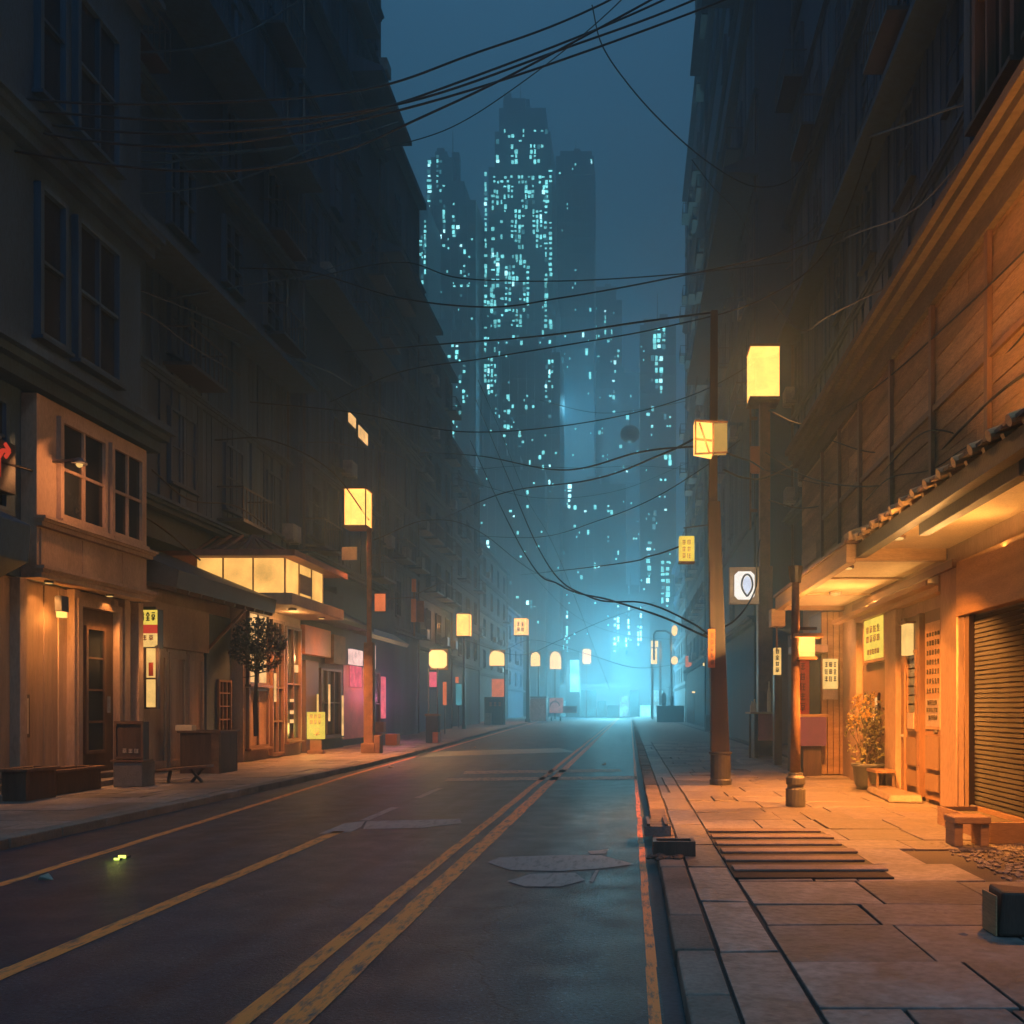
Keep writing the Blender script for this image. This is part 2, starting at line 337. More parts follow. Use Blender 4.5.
strip('lane_line', YPAINT, [(0, -4.0), (165, -4.0)], 0.16, 0.5, 12.4); strip('lane_line', WPAINT, [(0, -4.02), (165, -4.02)], 0.14, 13.6, 15.4); strip('lane_line', WPAINT, [(0, -4.02), (165, -4.02)], 0.14, 17, 19)
strip('edge_line', YPAINT, [(0, 0.14), (165, 0.14)], 0.07, 0.5, 150)
strip('edge_line', YPAINT, [(0, -5.7), (8.6, -6.05), (13.5, -6.4), (22.5, -7.05), (33, -7.55), (71, -9.5), (101, -11.0), (165, -14.2)], 0.13, 0.5, 160)
def patch(name, mat, *polys):
    m = MB()
    for p in polys: m.face([G(x, y, 0.004) for x, y in p])
    return m.build(name, mat, road)
patch('turn_arrow', WPAINT, [(487, 862), (500, 857), (560, 855), (600, 855), (635, 864), (600, 868.5), (560, 871), (510, 870)], [(507, 881), (530, 874), (575, 872.5), (585, 880), (560, 886.5), (525, 886.5)], [(588, 851), (609, 849), (605, 853.5), (590, 854)], [(589, 881), (596, 870), (599, 870), (593, 882)])
patch('turn_arrow', WPAINT, [(318, 834), (345, 823), (365, 821), (361, 827), (350, 832)], [(367, 821), (460, 819), (462, 823), (420, 828), (363, 829)])
patch('stop_line', FADED, [(448, 778), (640, 776), (640, 779), (445, 781)]); patch('stop_line', FADED, [(465, 771), (620, 769), (622, 771.5), (463, 774)])
patch('road_patch', M('old_tar', (0.04, 0.045, 0.05), rough=0.4), [(420, 752), (560, 748), (575, 752), (415, 757)])

def slabs(name, x0f, x1f, y0, y1, mat, cw, cl, parent, skip=None, seed=1):
    k = random.Random(seed); m = MB(); y = y0
    while y < y1:
        l = k.uniform(*cl); x = x0f(y) - k.uniform(0, .4)
        while x < x1f(y) - 0.05:
            wd = k.uniform(*cw); a = max(x, x0f(y)); b = min(x + wd, x1f(y)); x += wd
            if b - a < 0.12 or (skip and skip((a + b) / 2, y + l / 2, k)): continue
            g = 0.009 if k.random() < .8 else 0.018; t = [PV + k.uniform(-.007, .007) for _ in range(4)]
            if k.random() < .12: t = [q + k.uniform(-.012, .012) for q in t]
            cells = [(a, b, y, y + l)]
            if k.random() < .16: c = a + (b - a) * k.uniform(.3, .7); cells = [(a, c - .004, y, y + l), (c + .004, b, y, y + l)]
            for (p, q, u, v) in cells:
                p += g; q -= g; u += g; v -= g; z0 = PV - .05
                m.hexa([(p, u, z0), (q, u, z0), (q, v, z0), (p, v, z0), (p, u, t[0]), (q, u, t[1]), (q, v, t[2]), (p, v, t[3])])
        y += l
    return m.build(name, mat, parent, bev=0.006)
# right pavement
b = MB(); b.box(0.56, 5.3, -12, 165, -0.5, PV - .022); pr = tag(b.build('pavement', MORT), kind='structure')
def broken(x, y, k): return (x > 3.6 and 8.5 < y < 10.4 and k.random() < .6)
slabs('border_slabs', lambda y: 0.57, lambda y: 0.98, 1.0, 42, CONC, (0.9, 1.0), (0.9, 1.9), pr, None, 15)
slabs('paving_slabs', lambda y: 0.99, lambda y: 5.0, 1.0, 42, CONC, (0.75, 1.35), (0.62, 1.05), pr, broken, 5)
BX('paving_slabs', CONC, pr, (0.57, 5.0, 42.1, 165, PV - .02, PV - .004))
k = random.Random(3); m = MB(); y = -2.0
while y < 165:
    l = k.uniform(0.9, 1.15) if y < 40 else 6.0
    j = k.uniform(-.008, .008); m.box(0.30 + j, 0.555, y + .008, y + l - .008, -0.2, PV + k.uniform(-.006, .012)); y += l
tag(m.build('kerb', KERB, None, bev=0.015), kind='structure')
BX('gutter_strip', M('gutter_tar', (0.055, 0.065, 0.075), rough=0.65, spec=.2), road, (0.185, 0.298, -4, 165, -0.01, 0.006))
# left pavement
m = MB(); ys = [-12, 0, 10, 20, 25, 33, 45, 58, 71, 86, 101, 130, 165]
for a, c in zip(ys, ys[1:]):
    m.hexa([(-40, a, -.5), (kerbL(a) - .26, a, -.5), (kerbL(c) - .26, c, -.5), (-40, c, -.5), (-40, a, PV - .022), (kerbL(a) - .26, a, PV - .022), (kerbL(c) - .26, c, PV - .022), (-40, c, PV - .022)])
pl = tag(m.build('pavement', MORT), kind='structure')
slabs('paving_slabs', lambda y: -12.4, lambda y: kerbL(y) - .27, 6.0, 46, CONC, (0.9, 1.5), (0.8, 1.3), pl, None, 9)
m = MB()
for a, c in zip(ys[6:], ys[7:]):
    m.face([(-30, a, PV - .006), (kerbL(a) - .27, a, PV - .006), (kerbL(c) - .27, c, PV - .006), (-30, c, PV - .006)])
m.build('paving_slabs', CONC, pl)
m = MB(); y = -2.0; k = random.Random(8)
while y < 165:
    l = k.uniform(0.9, 1.2) if y < 45 else 5.0
    a, c = kerbL(y + .01), kerbL(y + l - .01); t = PV + k.uniform(-.006, .014)
    m.hexa([(a - .255, y + .01, -.2), (a, y + .01, -.2), (c, y + l - .01, -.2), (c - .255, y + l - .01, -.2), (a - .255, y + .01, t), (a, y + .01, t), (c, y + l - .01, t), (c - .255, y + l - .01, t)]); y += l
tag(m.build('kerb', KERB, None, bev=0.015), kind='structure')
# rubble where slabs are missing, litter
k = random.Random(4); m = MB()
for _ in range(900):
    if k.random() < .14: p = (k.uniform(2.3, 4.9), k.uniform(4.2, 7.8))
    else: p = (k.uniform(3.5, 4.9), k.uniform(8.2, 10.6))
    m.ico((p[0], p[1], PV - .012), k.uniform(.008, .035), 1, k.uniform(.7, 1.4), k.uniform(.7, 1.4), .7, .2)
tag(m.build('gravel', CONC2), kind='stuff')
# slatted crossing grate let into the right pavement
gr = thing('pavement_grate', 'long slatted grate of dark recessed bars set into the lit right pavement', 'grate', (1.7, 9.8, PV))
m = MB(); m.box(0.97, 2.44, 8.31, 11.39, PV - .03, PV + .016); m.build('grate_bed', M('grate_bed', (0.035, 0.026, 0.02)), gr)
m = MB(); k = random.Random(2)
for i in range(6):
    y0 = 8.33 + i * .535; m.box(0.98 + k.uniform(-.01, .02), 2.43 + k.uniform(-.05, .05), y0 + .28, y0 + .53, PV + .017, PV + .04)
m.build('slats', KERB, gr, bev=.006)

# ------------------------------------------------------------------ helpers for facades (n = +1 faces the street from the left, -1 from the right)
def win(root, X, n, y0, y1, z0, z1, fm, gm, nv=1, nh=1, t=.07, d=.10, pane=True, name='window', sill=True):
    m = MB(); x1 = X + n * d
    m.box(X, x1, y0, y0 + t, z0, z1); m.box(X, x1, y1 - t, y1, z0, z1); m.box(X, x1, y0 + t, y1 - t, z1 - t, z1); m.box(X, x1, y0 + t, y1 - t, z0, z0 + t)
    if sill: m.box(X, x1 + n * .08, y0 - .06, y1 + .06, z0 - .07, z0 - .001)
    for i in range(nv):
        c = y0 + (y1 - y0) * (i + 1) / (nv + 1); m.box(X, x1 - n * .02, c - t * .3, c + t * .3, z0 + t, z1 - t)
    for i in range(nh):
        c = z0 + (z1 - z0) * (i + 1) / (nh + 1); m.box(X, x1 - n * .025, y0 + t, y1 - t, c - t * .3, c + t * .3)
    f = m.build(name, fm, root)
    if pane: BX('pane', gm, f, (X, X + n * .025, y0 + t * .5, y1 - t * .5, z0 + t * .5, z1 - t * .5))
    return f
def fwin(root, Y, x0, x1, z0, z1, fm, gm, nv=1, nh=1, t=.06, d=.08, name='window'):
    """window in a wall that faces the camera"""
    m = MB(); y1 = Y - d
    m.box(x0, x0 + t, y1, Y, z0, z1); m.box(x1 - t, x1, y1, Y, z0, z1); m.box(x0 + t, x1 - t, y1, Y, z1 - t, z1); m.box(x0 + t, x1 - t, y1, Y, z0, z0 + t)
    for i in range(nv):
        c = x0 + (x1 - x0) * (i + 1) / (nv + 1); m.box(c - t * .3, c + t * .3, y1 + .02, Y, z0 + t, z1 - t)
    for i in range(nh):
        c = z0 + (z1 - z0) * (i + 1) / (nh + 1); m.box(x0 + t, x1 - t, y1 + .025, Y, c - t * .3, c + t * .3)
    f = m.build(name, fm, root); BX('pane', gm, f, (x0 + t * .5, x1 - t * .5, Y - .025, Y, z0 + t * .5, z1 - t * .5)); return f
def boards(root, X, n, y0, y1, z0, z1, mat, w=.28, seed=1, d=(.02, .06), name='cladding', gap=.012, skip=()):
    m = MB(); k = random.Random(seed); y = y0
    while y < y1 - .02:
        e = min(y + w * k.uniform(.8, 1.25), y1)
        if not any(a < (y + e) / 2 < b for a, b in skip): m.box(X, X + n * k.uniform(*d), y + gap / 2, e - gap / 2, z0, z1)
        y = e
    return m.build(name, mat, root)
def cornice(root, X, n, y0, y1, z, mat, out=.35, h=.3, name='cornice'):
    m = MB(); m.box(X, X + n * out * .55, y0, y1, z, z + h * .45); m.box(X, X + n * out * .8, y0 - .03, y1 + .03, z + h * .451, z + h * .72); m.box(X, X + n * out, y0 - .06, y1 + .06, z + h * .721, z + h)
    return m.build(name, mat, root)
def tall(name, label, X, n, y0, y1, h, mat, depth=9, storey=3.6, first=5.5, bay=3.0, seed=1, slats=False, eaves=(), fmat=None, bal=.25, lit=(), z0=.1, wins=True):
    """a tall dark street front: wall, roof edge, string courses, windows with panes, balconies, pipes"""
    k = random.Random(seed); t = thing(name, label, 'building', (X - n * depth / 2, (y0 + y1) / 2, 0)); fmat = fmat or BOARD
    BX('wall', mat, t, (X - n * depth, X, y0, y1, z0, h))
    m = MB(); m.box(X - n * depth - .1, X + n * .5, y0 - .1, y1 + .1, h, h + .35); m.box(X - n * 2, X - n * .3, y0 + 1, y0 + 3.2, h + .35, h + 2.4); m.build('roof', fmat, t)
    z = first; L_ = y1 - y0; nb = max(1, int(L_ / bay)); fl = 0
    while z < min(h - 2, HC + 740 * y1 / F):
        cornice(t, X, n, y0, y1, z - .55, fmat, .22 if fl % 3 else .5, .28, 'string_course')
        if slats and k.random() < .75: boards(t, X, n, y0 + .1, y1 - .1, z - .26, z + storey - .56, BOARD, .32, seed + fl, (.03, .12))
        if wins:
            for i in range(nb):
                if slats and k.random() < .35: continue
                c = y0 + L_ * (i + .5) / nb; ww = k.choice((1.1, 1.3, 1.5))
                gm = WARMW if (fl, i) in lit else GLASS
                win(t, X, n, c - ww / 2, c + ww / 2, z + .4, z + 2.5, fmat, gm, k.choice((1, 2)), k.choice((1, 2)), .08, .16 if slats else .11)
                if k.random() < .22 and z > 5:
                    a = c + ww / 2 + .15; m = MB(); m.box(X + n * .05, X + n * .5, a, a + .8, z + .3, z + .9); m.box(X + n * .501, X + n * .515, a + .08, a + .58, z + .36, z + .84)
                    for q in (a + .1, a + .66): m.box(X, X + n * .48, q, q + .04, z + .24, z + .299)
                    m.build('air_conditioner', STEEL, t)
                if k.random() < bal and z > 6:
                    m = MB(); o = X + n * .9; a, b = c - 1.1, c + 1.1; m.box(X, o, a, b, z - .1, z)
                    m.box(o - n * .04, o, a, b, z + .95, z + 1.0)
                    for q in range(9): m.box(o - n * .03, o - n * .005, a + (b - a - .03) * q / 8, a + (b - a - .03) * q / 8 + .03, z, z + .95)
                    for q in (a, b - .04): m.box(X, o - n * .04, q, q + .04, z + .95, z + 1.0)
                    m.build('balcony', DARKM, t)
        z += storey; fl += 1
    for a, b, zz, o in eaves:       # deep projecting eaves
        m = MB(); m.extr([(X, a, zz), (X + n * o, a, zz + .05), (X + n * o, a, zz + .25), (X, a, zz + .9)], (0, b - a, 0)); m.build('eave', fmat, t)
    m = MB()
    for yy in (y0 + .25, y1 - .4): m.cyl((X + n * .12, yy, z0), (X + n * .12, yy, h - .3), .055, n=8)
    m.build('downpipe', DARKM, t)
    return t

# ------------------------------------------------------------------ left: near corner house
t = thing('corner_house', 'near left house with a boarded lower storey, a projecting windowed bay and dim upper floors', 'building', (-14, 17, 0))
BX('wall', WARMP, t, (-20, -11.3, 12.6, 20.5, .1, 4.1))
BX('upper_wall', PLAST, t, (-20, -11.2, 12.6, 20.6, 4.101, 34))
boards(t, -11.3, 1, 12.7, 20.5, .45, 4.05, WARM, .34, 3, (.03, .075), skip=((18.15, 19.55),))
BX('plinth', CONC2, t, (-11.3, -11.12, 12.7, 18.1, .1, .448), (-11.3, -11.12, 19.6, 20.5, .1, .448))
m = MB()
for y in (16.35, 17.95, 19.75, 20.3): m.box(-11.3, -11.08, y, y + .2, .45, 4.08)
m.build('pilaster', WARMP, t, bev=.012)
bay = BX('bay', WARMP, t, (-11.2, -10.9, 16.54, 20.3, 4.1, 7.5), bev=.01)
boards(bay, -10.9, 1, 16.6, 20.25, 4.35, 5.02, WARMP, .62, 2, (.02, .035), 'bay_panel')
cornice(bay, -10.9, 1, 16.5, 20.34, 4.1, WARMP, .2, .22, 'bay_moulding'); cornice(bay, -10.9, 1, 16.5, 20.34, 5.05, WARMP, .22, .18, 'bay_moulding')
win(t, -10.9, 1, 17.1, 18.65, 5.3, 7.25, WARMP, GLASS, 1, 1, .1, .09); win(t, -10.9, 1, 18.8, 20.05, 5.3, 7.25, WARMP, GLASS, 1, 1, .1, .09)
cornice(t, -11.2, 1, 12.5, 20.7, 7.55, PLAST, .75, .55)
for z in (12.0, 17.4, 23): cornice(t, -11.2, 1, 12.5, 20.7, z, PLAST, .5, .5)
for z in (8.7, 13.3, 18.6):
    win(t, -11.2, 1, 16.9, 17.75, z, z + 2.9, BOARD, GLASS, 0, 1, .1, .14); win(t, -11.2, 1, 18.05, 19.6, z, z + 2.9, BOARD, GLASS, 1, 1, .1, .14)
win(t, -11.2, 1, 15.0, 16.1, 5.2, 7.2, BOARD, GLASS, 1, 2, .08, .1)
d = BX('door', TIMB2, t, (-11.3, -11.2, 18.2, 19.5, .3, 3.75)); win(d, -11.2, 1, 18.45, 19.15, .75, 3.4, TIMB, GLASS, 0, 3, .07, .06, name='door_glass', sill=False)
m = MB(); m.box(-11.2, -11.14, 19.28, 19.31, 1.6, 1.95); m.build('handle', STEEL, d)
BX('door_frame', WARMP, t, (-11.3, -11.06, 18.05, 18.195, .3, 3.9), (-11.3, -11.06, 19.505, 19.62, .3, 3.9), (-11.3, -11.06, 18.196, 19.504, 3.76, 3.9))
m = MB(); m.extr([(-11.2, 12.6, 3.9), (-10.55, 12.6, 4.25), (-10.5, 12.6, 4.9), (-11.2, 12.6, 5.25)], (0, 3.2, 0)); m.build('awning', PLAST3, t, bev=.03)
m = MB(); m.box(-11.3, -10.6, 12.7, 19.7, PV - .05, .24); m.box(-11.3, -10.95, 12.7, 19.65, .241, .36); m.build('steps', CONC, t, bev=.02)
sc = MB().box(-11.0, -10.86, 17.2, 17.42, 3.55, 3.85).build('sconce', DARKM, t, .01); BX('sconce_glass', LANT, sc, (-10.98, -10.88, 17.22, 17.40, 3.44, 3.549))
light((-11.02, 17.3, 3.40), 45, AMB, .05, sc)
for y in (17.0, 19.0):  # downlights added under the bay to warm the boards and steps
    dl = MB().cyl((-10.98, y, 4.1), (-10.98, y, 4.06), .08, n=16).build('downlight', DARKM, t); MB().cyl((-10.98, y, 4.059), (-10.98, y, 4.05), .06, n=16).build('lamp_glass', CREAML, dl); q = light((-10.98, y, 4.02), 420, (1, .38, .09), .06, dl, 'SPOT', aim=(-.12, 0, -1)); q.data.spot_size = math.radians(100); q.data.spot_blend = .8
wl = MB().bar((-10.9, 17.0, 6.35), (-10.45, 17.0, 6.4), .04).build('wall_lamp', DARKM, t); MB().lathe([(.05, 6.42), (.13, 6.34), (.14, 6.31)], (-10.4, 17.0), 12).build('lamp_shade', DARKM, wl); MB().ico((-10.4, 17.0, 6.30), .06, 2).build('lamp_globe', CREAML, wl, smooth=True)
light((-10.2, 16.9, 6.22), 90, (1, .38, .12), .06, wl, 'SPOT', aim=(-1, .25, -.5)).data.spot_size = math.radians(130)
m = MB(); m.box(-11.225, -11.2, 16.45, 16.8, 1.15, 1.95); o = m.build('poster_frame', TIMB2, None); tag(o, 'small pale notice in a dark frame on the near left boarded wall', 'notice')
m = MB(); m.box(-11.2245, -11.19, 16.5, 16.75, 1.22, 1.88); m.build('notice_sheet', PAPER, o)
m = MB(); glyphs(m, (-11.19, 16.53, 1.4), (0, 1, 0), (0, 0, 1), (1, 0, 0), 2, 4, .18, .42, .012, 4); m.build('lettering', INK, o)
# fixtures on the house
t = thing('wall_sign', 'dark hanging board with a red arrow at the far left above the awning', 'sign', (-11.0, 15.75, 5.9))
BX('board', DARKM, t, (-11.15, -10.98, 15.45, 16.1, 5.5, 6.4), bev=.02); m = MB()
pts = [(15.62, 5.72), (15.62, 6.05), (15.72, 6.2), (15.9, 6.24)]
for a, b in zip(pts, pts[1:]): m.bar((-10.96, a[0], a[1]), (-10.96, b[0], b[1]), .03, .07)
m.bar((-10.96, 15.9, 6.24), (-10.96, 15.78, 6.34), .03, .06); m.bar((-10.96, 15.9, 6.24), (-10.96, 15.79, 6.1), .03, .06); m.build('arrow', REDL, t)
BX('bracket', STEEL, t, (-11.2, -10.99, 15.7, 15.74, 6.41, 6.45))
def planter_box(label, x0, x1, y0, y1, h, mat, rim=True, name='planter', cat='planter'):
    t = thing(name, label, cat, ((x0 + x1) / 2, (y0 + y1) / 2, PV)); e = .05
    m = MB(); m.box(x0, x1, y0, y0 + e, PV, h); m.box(x0, x1, y1 - e, y1, PV, h); m.box(x0, x0 + e, y0 + e, y1 - e, PV, h); m.box(x1 - e, x1, y0 + e, y1 - e, PV, h); m.build('walls', mat, t, bev=.008)
    BX('soil', SOIL, t, (x0 + e, x1 - e, y0 + e, y1 - e, PV, h - .1))
    if rim: q = .05; m = MB(); m.box(x0 - q, x1 + q, y0 - q, y0 + e, h, h + .05); m.box(x0 - q, x1 + q, y1 - e, y1 + q, h, h + .05); m.box(x0 - q, x0 + e, y0 + e, y1 - e, h, h + .05); m.box(x1 - e, x1 + q, y0 + e, y1 - e, h, h + .05); m.build('rim', TIMB, t, bev=.006)
    return t
planter_box('empty dark planter box on the steps at the far left edge', -10.62, -10.2, 15.2, 16.0, .62, TIMB2)
planter_box('low long planter with an orange rim in front of the near left wall', -10.9, -10.4, 16.3, 17.7, .52, TIMB2)
t = thing('notice_box', 'brown display box on a plinth beside the near left house corner', 'display box', (-10.1, 18.2, PV))
BX('plinth', CONC2, t, (-10.34, -9.76, 18.0, 18.5, PV, .62), bev=.02); BX('board', TIMB2, t, (-10.32, -9.78, 18.06, 18.3, .66, 1.42)); BX('ledge', TIMB, t, (-10.38, -9.72, 17.98, 18.36, .62, .66))
m = MB(); m.box(-10.34, -9.76, 18.03, 18.06, 1.38, 1.44); m.box(-10.34, -9.76, 18.03, 18.06, .68, .72); m.box(-10.34, -10.3, 18.03, 18.06, .721, 1.379); m.box(-9.8, -9.76, 18.03, 18.06, .721, 1.379); m.build('frame', TIMB, t)
m = MB(); glyphs(m, (-10.2, 18.06, .78), (1, 0, 0), (0, 0, 1), (0, -1, 0), 3, 1, .36, .12, .016, 6); m.build('lettering', PAPER, t)
t = thing('low_bench', 'low broken bench leaning on the left pavement beside the display box', 'bench', (-9.4, 19.3, PV))
m = MB(); m.hexa([(-9.95, 18.9, .36), (-8.95, 19.0, .44), (-8.95, 19.35, .44), (-9.95, 19.3, .36), (-9.95, 18.9, .41), (-8.95, 19.0, .49), (-8.95, 19.35, .49), (-9.95, 19.3, .41)]); m.build('seat', TIMB, t, bev=.006)
for a, b in (((-9.8, 19.1, PV), (-9.75, 19.1, .37)), ((-9.1, 19.15, PV), (-9.35, 19.15, .4)), ((-9.35, 19.2, PV), (-9.1, 19.2, .42))): MB().bar(a, b, .05).build('leg', TIMB2, t)
# hanging yellow and red sign with a tall light panel below it
t = thing('hanging_sign', 'yellow and red illuminated sign hanging over a slim lit panel on the left', 'sign', (-11.2, 20.8, 3.0))
BX('box', DARKM, t, (-11.46, -10.88, 20.76, 20.98, 3.08, 3.98)); BX('bracket', DARKM, t, (-11.5, -11.0, 20.84, 20.9, 3.99, 4.05))
BX('yellow_panel', YEL, t, (-11.44, -10.9, 20.74, 20.759, 3.62, 3.96)); BX('red_band', REDL, t, (-11.44, -10.9, 20.735, 20.759, 3.42, 3.62))
m = MB(); m.extr([(-11.44, 20.74, 3.42), (-10.9, 20.74, 3.42), (-10.9, 20.74, 3.16), (-10.98, 20.74, 3.11), (-11.34, 20.74, 3.10), (-11.44, 20.74, 3.18)], (0, .019, 0)); m.build('pale_panel', CREAML, t)
m = MB(); glyphs(m, (-11.42, 20.739, 3.68), (1, 0, 0), (0, 0, 1), (0, -1, 0), 4, 1, .5, .26, .024, 12); m.build('lettering', INK, t)
m = MB(); glyphs(m, (-11.4, 20.739, 3.24), (1, 0, 0), (0, 0, 1), (0, -1, 0), 3, 1, .44, .16, .018, 15); m.build('small_lettering', M('red_ink', (.3, .04, .02), bump=0), t)
lp = BX('light_panel', CREAML, t, (-11.16, -10.94, 20.77, 20.86, 1.72, 3.079)); BX('panel_frame', TIMB2, lp, (-11.2, -11.161, 20.75, 20.88, 1.68, 3.079), (-10.939, -10.9, 20.75, 20.88, 1.68, 3.079), (-11.16, -10.94, 20.75, 20.88, 1.68, 1.719), (-11.16, -10.94, 20.75, 20.769, 2.36, 2.4))
m = MB(); m.box(-11.1, -11.0, 20.755, 20.769, 2.44, 2.75); m.build('red_mark', RED, lp)
light((-10.75, 20.6, 2.9), 24, (1, .42, .12), .2, t)
# second house: dark eave, folding doors
t = thing('shop_house', 'low left shop with a long dark sloping eave and tall brown folding doors', 'building', (-15, 23.5, 0))
BX('wall', WARMP, t, (-20, -11.7, 20.62, 26.3, .1, 5.3))
m = MB(); m.extr([(-11.7, 20.55, 5.2), (-11.7, 20.55, 4.75), (-10.36, 20.55, 4.45), (-10.3, 20.55, 4.85), (-11.7, 20.55, 5.42), (-14.5, 20.55, 6.6), (-14.5, 20.55, 5.2)], (0, 5.7, 0)); rf = m.build('roof', M('slate', (.05, .055, .062), island=.2, rough=.5), t, bev=.01)
m = MB()
for i in range(10): y = 20.65 + i * .62; m.bar((-11.65, y, 4.70), (-10.42, y, 4.42), .06, .09)
m.build('rafters', TIMB2, rf)
BX('lintel', WARMP, t, (-11.7, -11.5, 20.7, 24.6, 3.2, 4.3), bev=.01)
for i, (a, b) in enumerate(((21.5, 22.45), (22.5, 23.45), (23.5, 24.4))):
    d = BX('door', WARM, t, (-11.7, -11.56, a, b, .2, 3.18)); m = MB(); m.box(-11.56, -11.52, a + .05, a + .14, .25, 3.1); m.box(-11.56, -11.52, b - .14, b - .05, .25, 3.1); m.box(-11.56, -11.52, a + .141, b - .141, .25, .4); m.box(-11.56, -11.52, a + .141, b - .141, 2.95, 3.1); m.build('door_frame', WARMP, d)
BX('pilaster', WARMP, t, (-11.7, -11.42, 20.7, 21.4, .1, 3.19)); BX('dark_doorway', PLAST3, t, (-11.7, -11.62, 24.7, 26.2, .1, 4.3))
f = win(t, -11.62, 1, 25.3, 26.1, 1.0, 2.5, TIMB, GLASS, 2, 3, .06, .08, name='lattice_window')
MB().bar((-11.55, 24.62, 3.3), (-10.5, 24.62, 4.4), .07).build('brace', TIMB, t)
# third house: teahouse with a glowing fascia under a hipped roof
t = thing('corner_restaurant', 'left restaurant with a glowing yellow fascia box under a red hipped roof', 'building', (-13, 28.7, 0))
BX('wall', WARMP, t, (-20, -11.35, 26.4, 31, .1, 4.75)); BX('soffit', WARMP, t, (-13.2, -9.95, 26.5, 31.3, 4.752, 5.1), bev=.02)
fb = BX('fascia', FASC, t, (-13, -10.35, 27, 30.3, 5.102, 6.2))
m = MB()
for x in (-13, -12.2, -11.3, -10.35): m.box(x - .02, x + .02, 26.97, 27.03, 5.102, 6.2)
for y in (28.1, 29.2, 30.3): m.box(-10.36, -10.32, y - .025, y + .025, 5.102, 6.2)
m.box(-10.348, -10.315, 28.15, 29.2, 5.3, 5.9); m.build('fascia_frame', OCHRE, fb)
m = MB(); z0, z1 = 6.202, 7.1; A = [(-14, 26.4, z0), (-9.9, 26.4, z0), (-9.9, 31.2, z0), (-14, 31.2, z0)]; R1, R2 = (-14, 28.0, z1), (-11.8, 28.8, z1)
for dz in (0,):
    m.face(A[::-1]); m.face([A[0], A[1], R2, R1]); m.face([A[1], A[2], R2]); m.face([A[2], A[3], R1, R2]); m.face([A[3], A[0], R1])
for i in range(12):
    u = i / 11; x = -14 + 4.1 * u; q = Vector((max(-14, min(-11.8, x)), 28.2, z1)); m.bar((x, 26.42, z0 + .03), q, .07)
rf = m.build('roof', RTILE, t)
BX('eave_board', RTILE, rf, (-14, -9.84, 26.3, 26.395, 6.16, 6.34), (-9.895, -9.8, 26.3, 31.25, 6.16, 6.34))
win(t, -11.35, 1, 26.6, 28.1, 2.4, 4.6, TIMB, WARMW, 1, 1, .07, .1); win(t, -11.35, 1, 26.6, 28.1, .5, 2.3, TIMB, M('lit_blind', (.4, .27, .17), rough=.7), 1, 0, .08, .1)
d = win(t, -11.35, 1, 28.3, 29.3, .2, 4.5, TIMB, GLASS, 1, 3, .09, .12, name='door', sill=False); win(t, -11.35, 1, 29.45, 30.8, .6, 4.4, TIMB, GLASS, 1, 1, .08, .12)
for y, z, h in ((28.42, 1.9, .9), (29.9, 1.5, .12), (29.9, 1.2, .12), (29.9, 1.9, .1), (30.3, 2.9, .25)): BX('window_light', WARMW, t, (-11.3, -11.2, y, y + .09, z, z + h))
light((-10.7, 28.6, 4.5), 50, (1, .5, .15), .15, t); light((-9.9, 27, 5.6), 20, (1, .42, .12), .4, t)
for y in (27.6, 30.2):  # soffit lamps added to throw orange onto the left pavement and kerb
    dl = MB().cyl((-10.35, y, 4.75), (-10.35, y, 4.7), .12, n=16).build('added_soffit_lamp', RUST, t); MB().cyl((-10.35, y, 4.699), (-10.35, y, 4.69), .09, n=16).build('lamp_glass', CREAML, dl); q = light((-10.35, y, 4.66), 3800, (1, .31, .07), .1, dl, 'SPOT'); q.data.spot_size = math.radians(122); q.data.spot_blend = .8
# tree in a planter
pt = planter_box('square dark planter holding the little tree on the left pavement', -10.85, -9.9, 21.7, 22.7, 1.1, TIMB2)
BX('light_block', CREAM, pt, (-10.95, -10.55, 21.66, 21.9, 1.155, 1.29), bev=.01)
BX('corner_post', RUST, pt, (-10.05, -9.87, 21.6, 21.72, PV, 1.1))
t = thing('small_tree', 'small round-crowned bare-looking tree in a planter before the lit restaurant', 'tree', (-10.2, 22.2, 1.0))
c0 = W(258, 645, 22.3); m = MB(); pts = [Vector((-10.12, 22.2, 1.0)), Vector((-10.0, 22.22, 1.6)), Vector((-9.72, 22.25, 2.2)), Vector((-9.45, 22.28, 2.75)), c0]
pts = [Vector((W(256, 0, 22.3).x, 22.3, 1.0)), Vector((W(255, 0, 22.3).x, 22.3, 1.7)), Vector((W(256.5, 0, 22.3).x, 22.28, 2.3)), Vector((W(256, 0, 22.3).x, 22.3, 2.8)), Vector((c0.x, 22.3, 3.4))]
for i, (a, b) in enumerate(zip(pts, pts[1:])): m.cyl(a, b, .06 - .01 * i, .05 - .01 * i, 8)
k = random.Random(21)
for i in range(26):
    a = pts[3].lerp(pts[4], k.random()) - Vector((0, 0, .3)); dr = Vector((k.uniform(-1, 1), k.uniform(-1, 1), k.uniform(-.1, 1))).normalized(); b = a + dr * k.uniform(.3, .62); m.cyl(a, b, .016, .006, 5)
m.build('trunk', BARK, t)
m = MB()
for i in range(2600):
    while True:
        p = Vector((k.uniform(-1, 1), k.uniform(-1, 1), k.uniform(-1, 1)))
        if p.length < 1: break
    q = c0 + Vector((p.x * .66, p.y * .6, p.z * .70)) + Vector((.06 * math.sin(p.z * 6), 0, 0))
    if (math.sin(p.x * 7 + 1) + math.sin(p.y * 6) + math.sin(p.z * 8 + 2)) < -1.1: continue
    u = Vector((k.uniform(-1, 1), k.uniform(-1, 1), k.uniform(-1, 1))).normalized(); v = u.orthogonal().normalized(); s = k.uniform(.03, .06)
    m.face([q - u * s, q + v * s * .55, q + u * s, q - v * s * .55])
m.build('crown', LEAF, t)
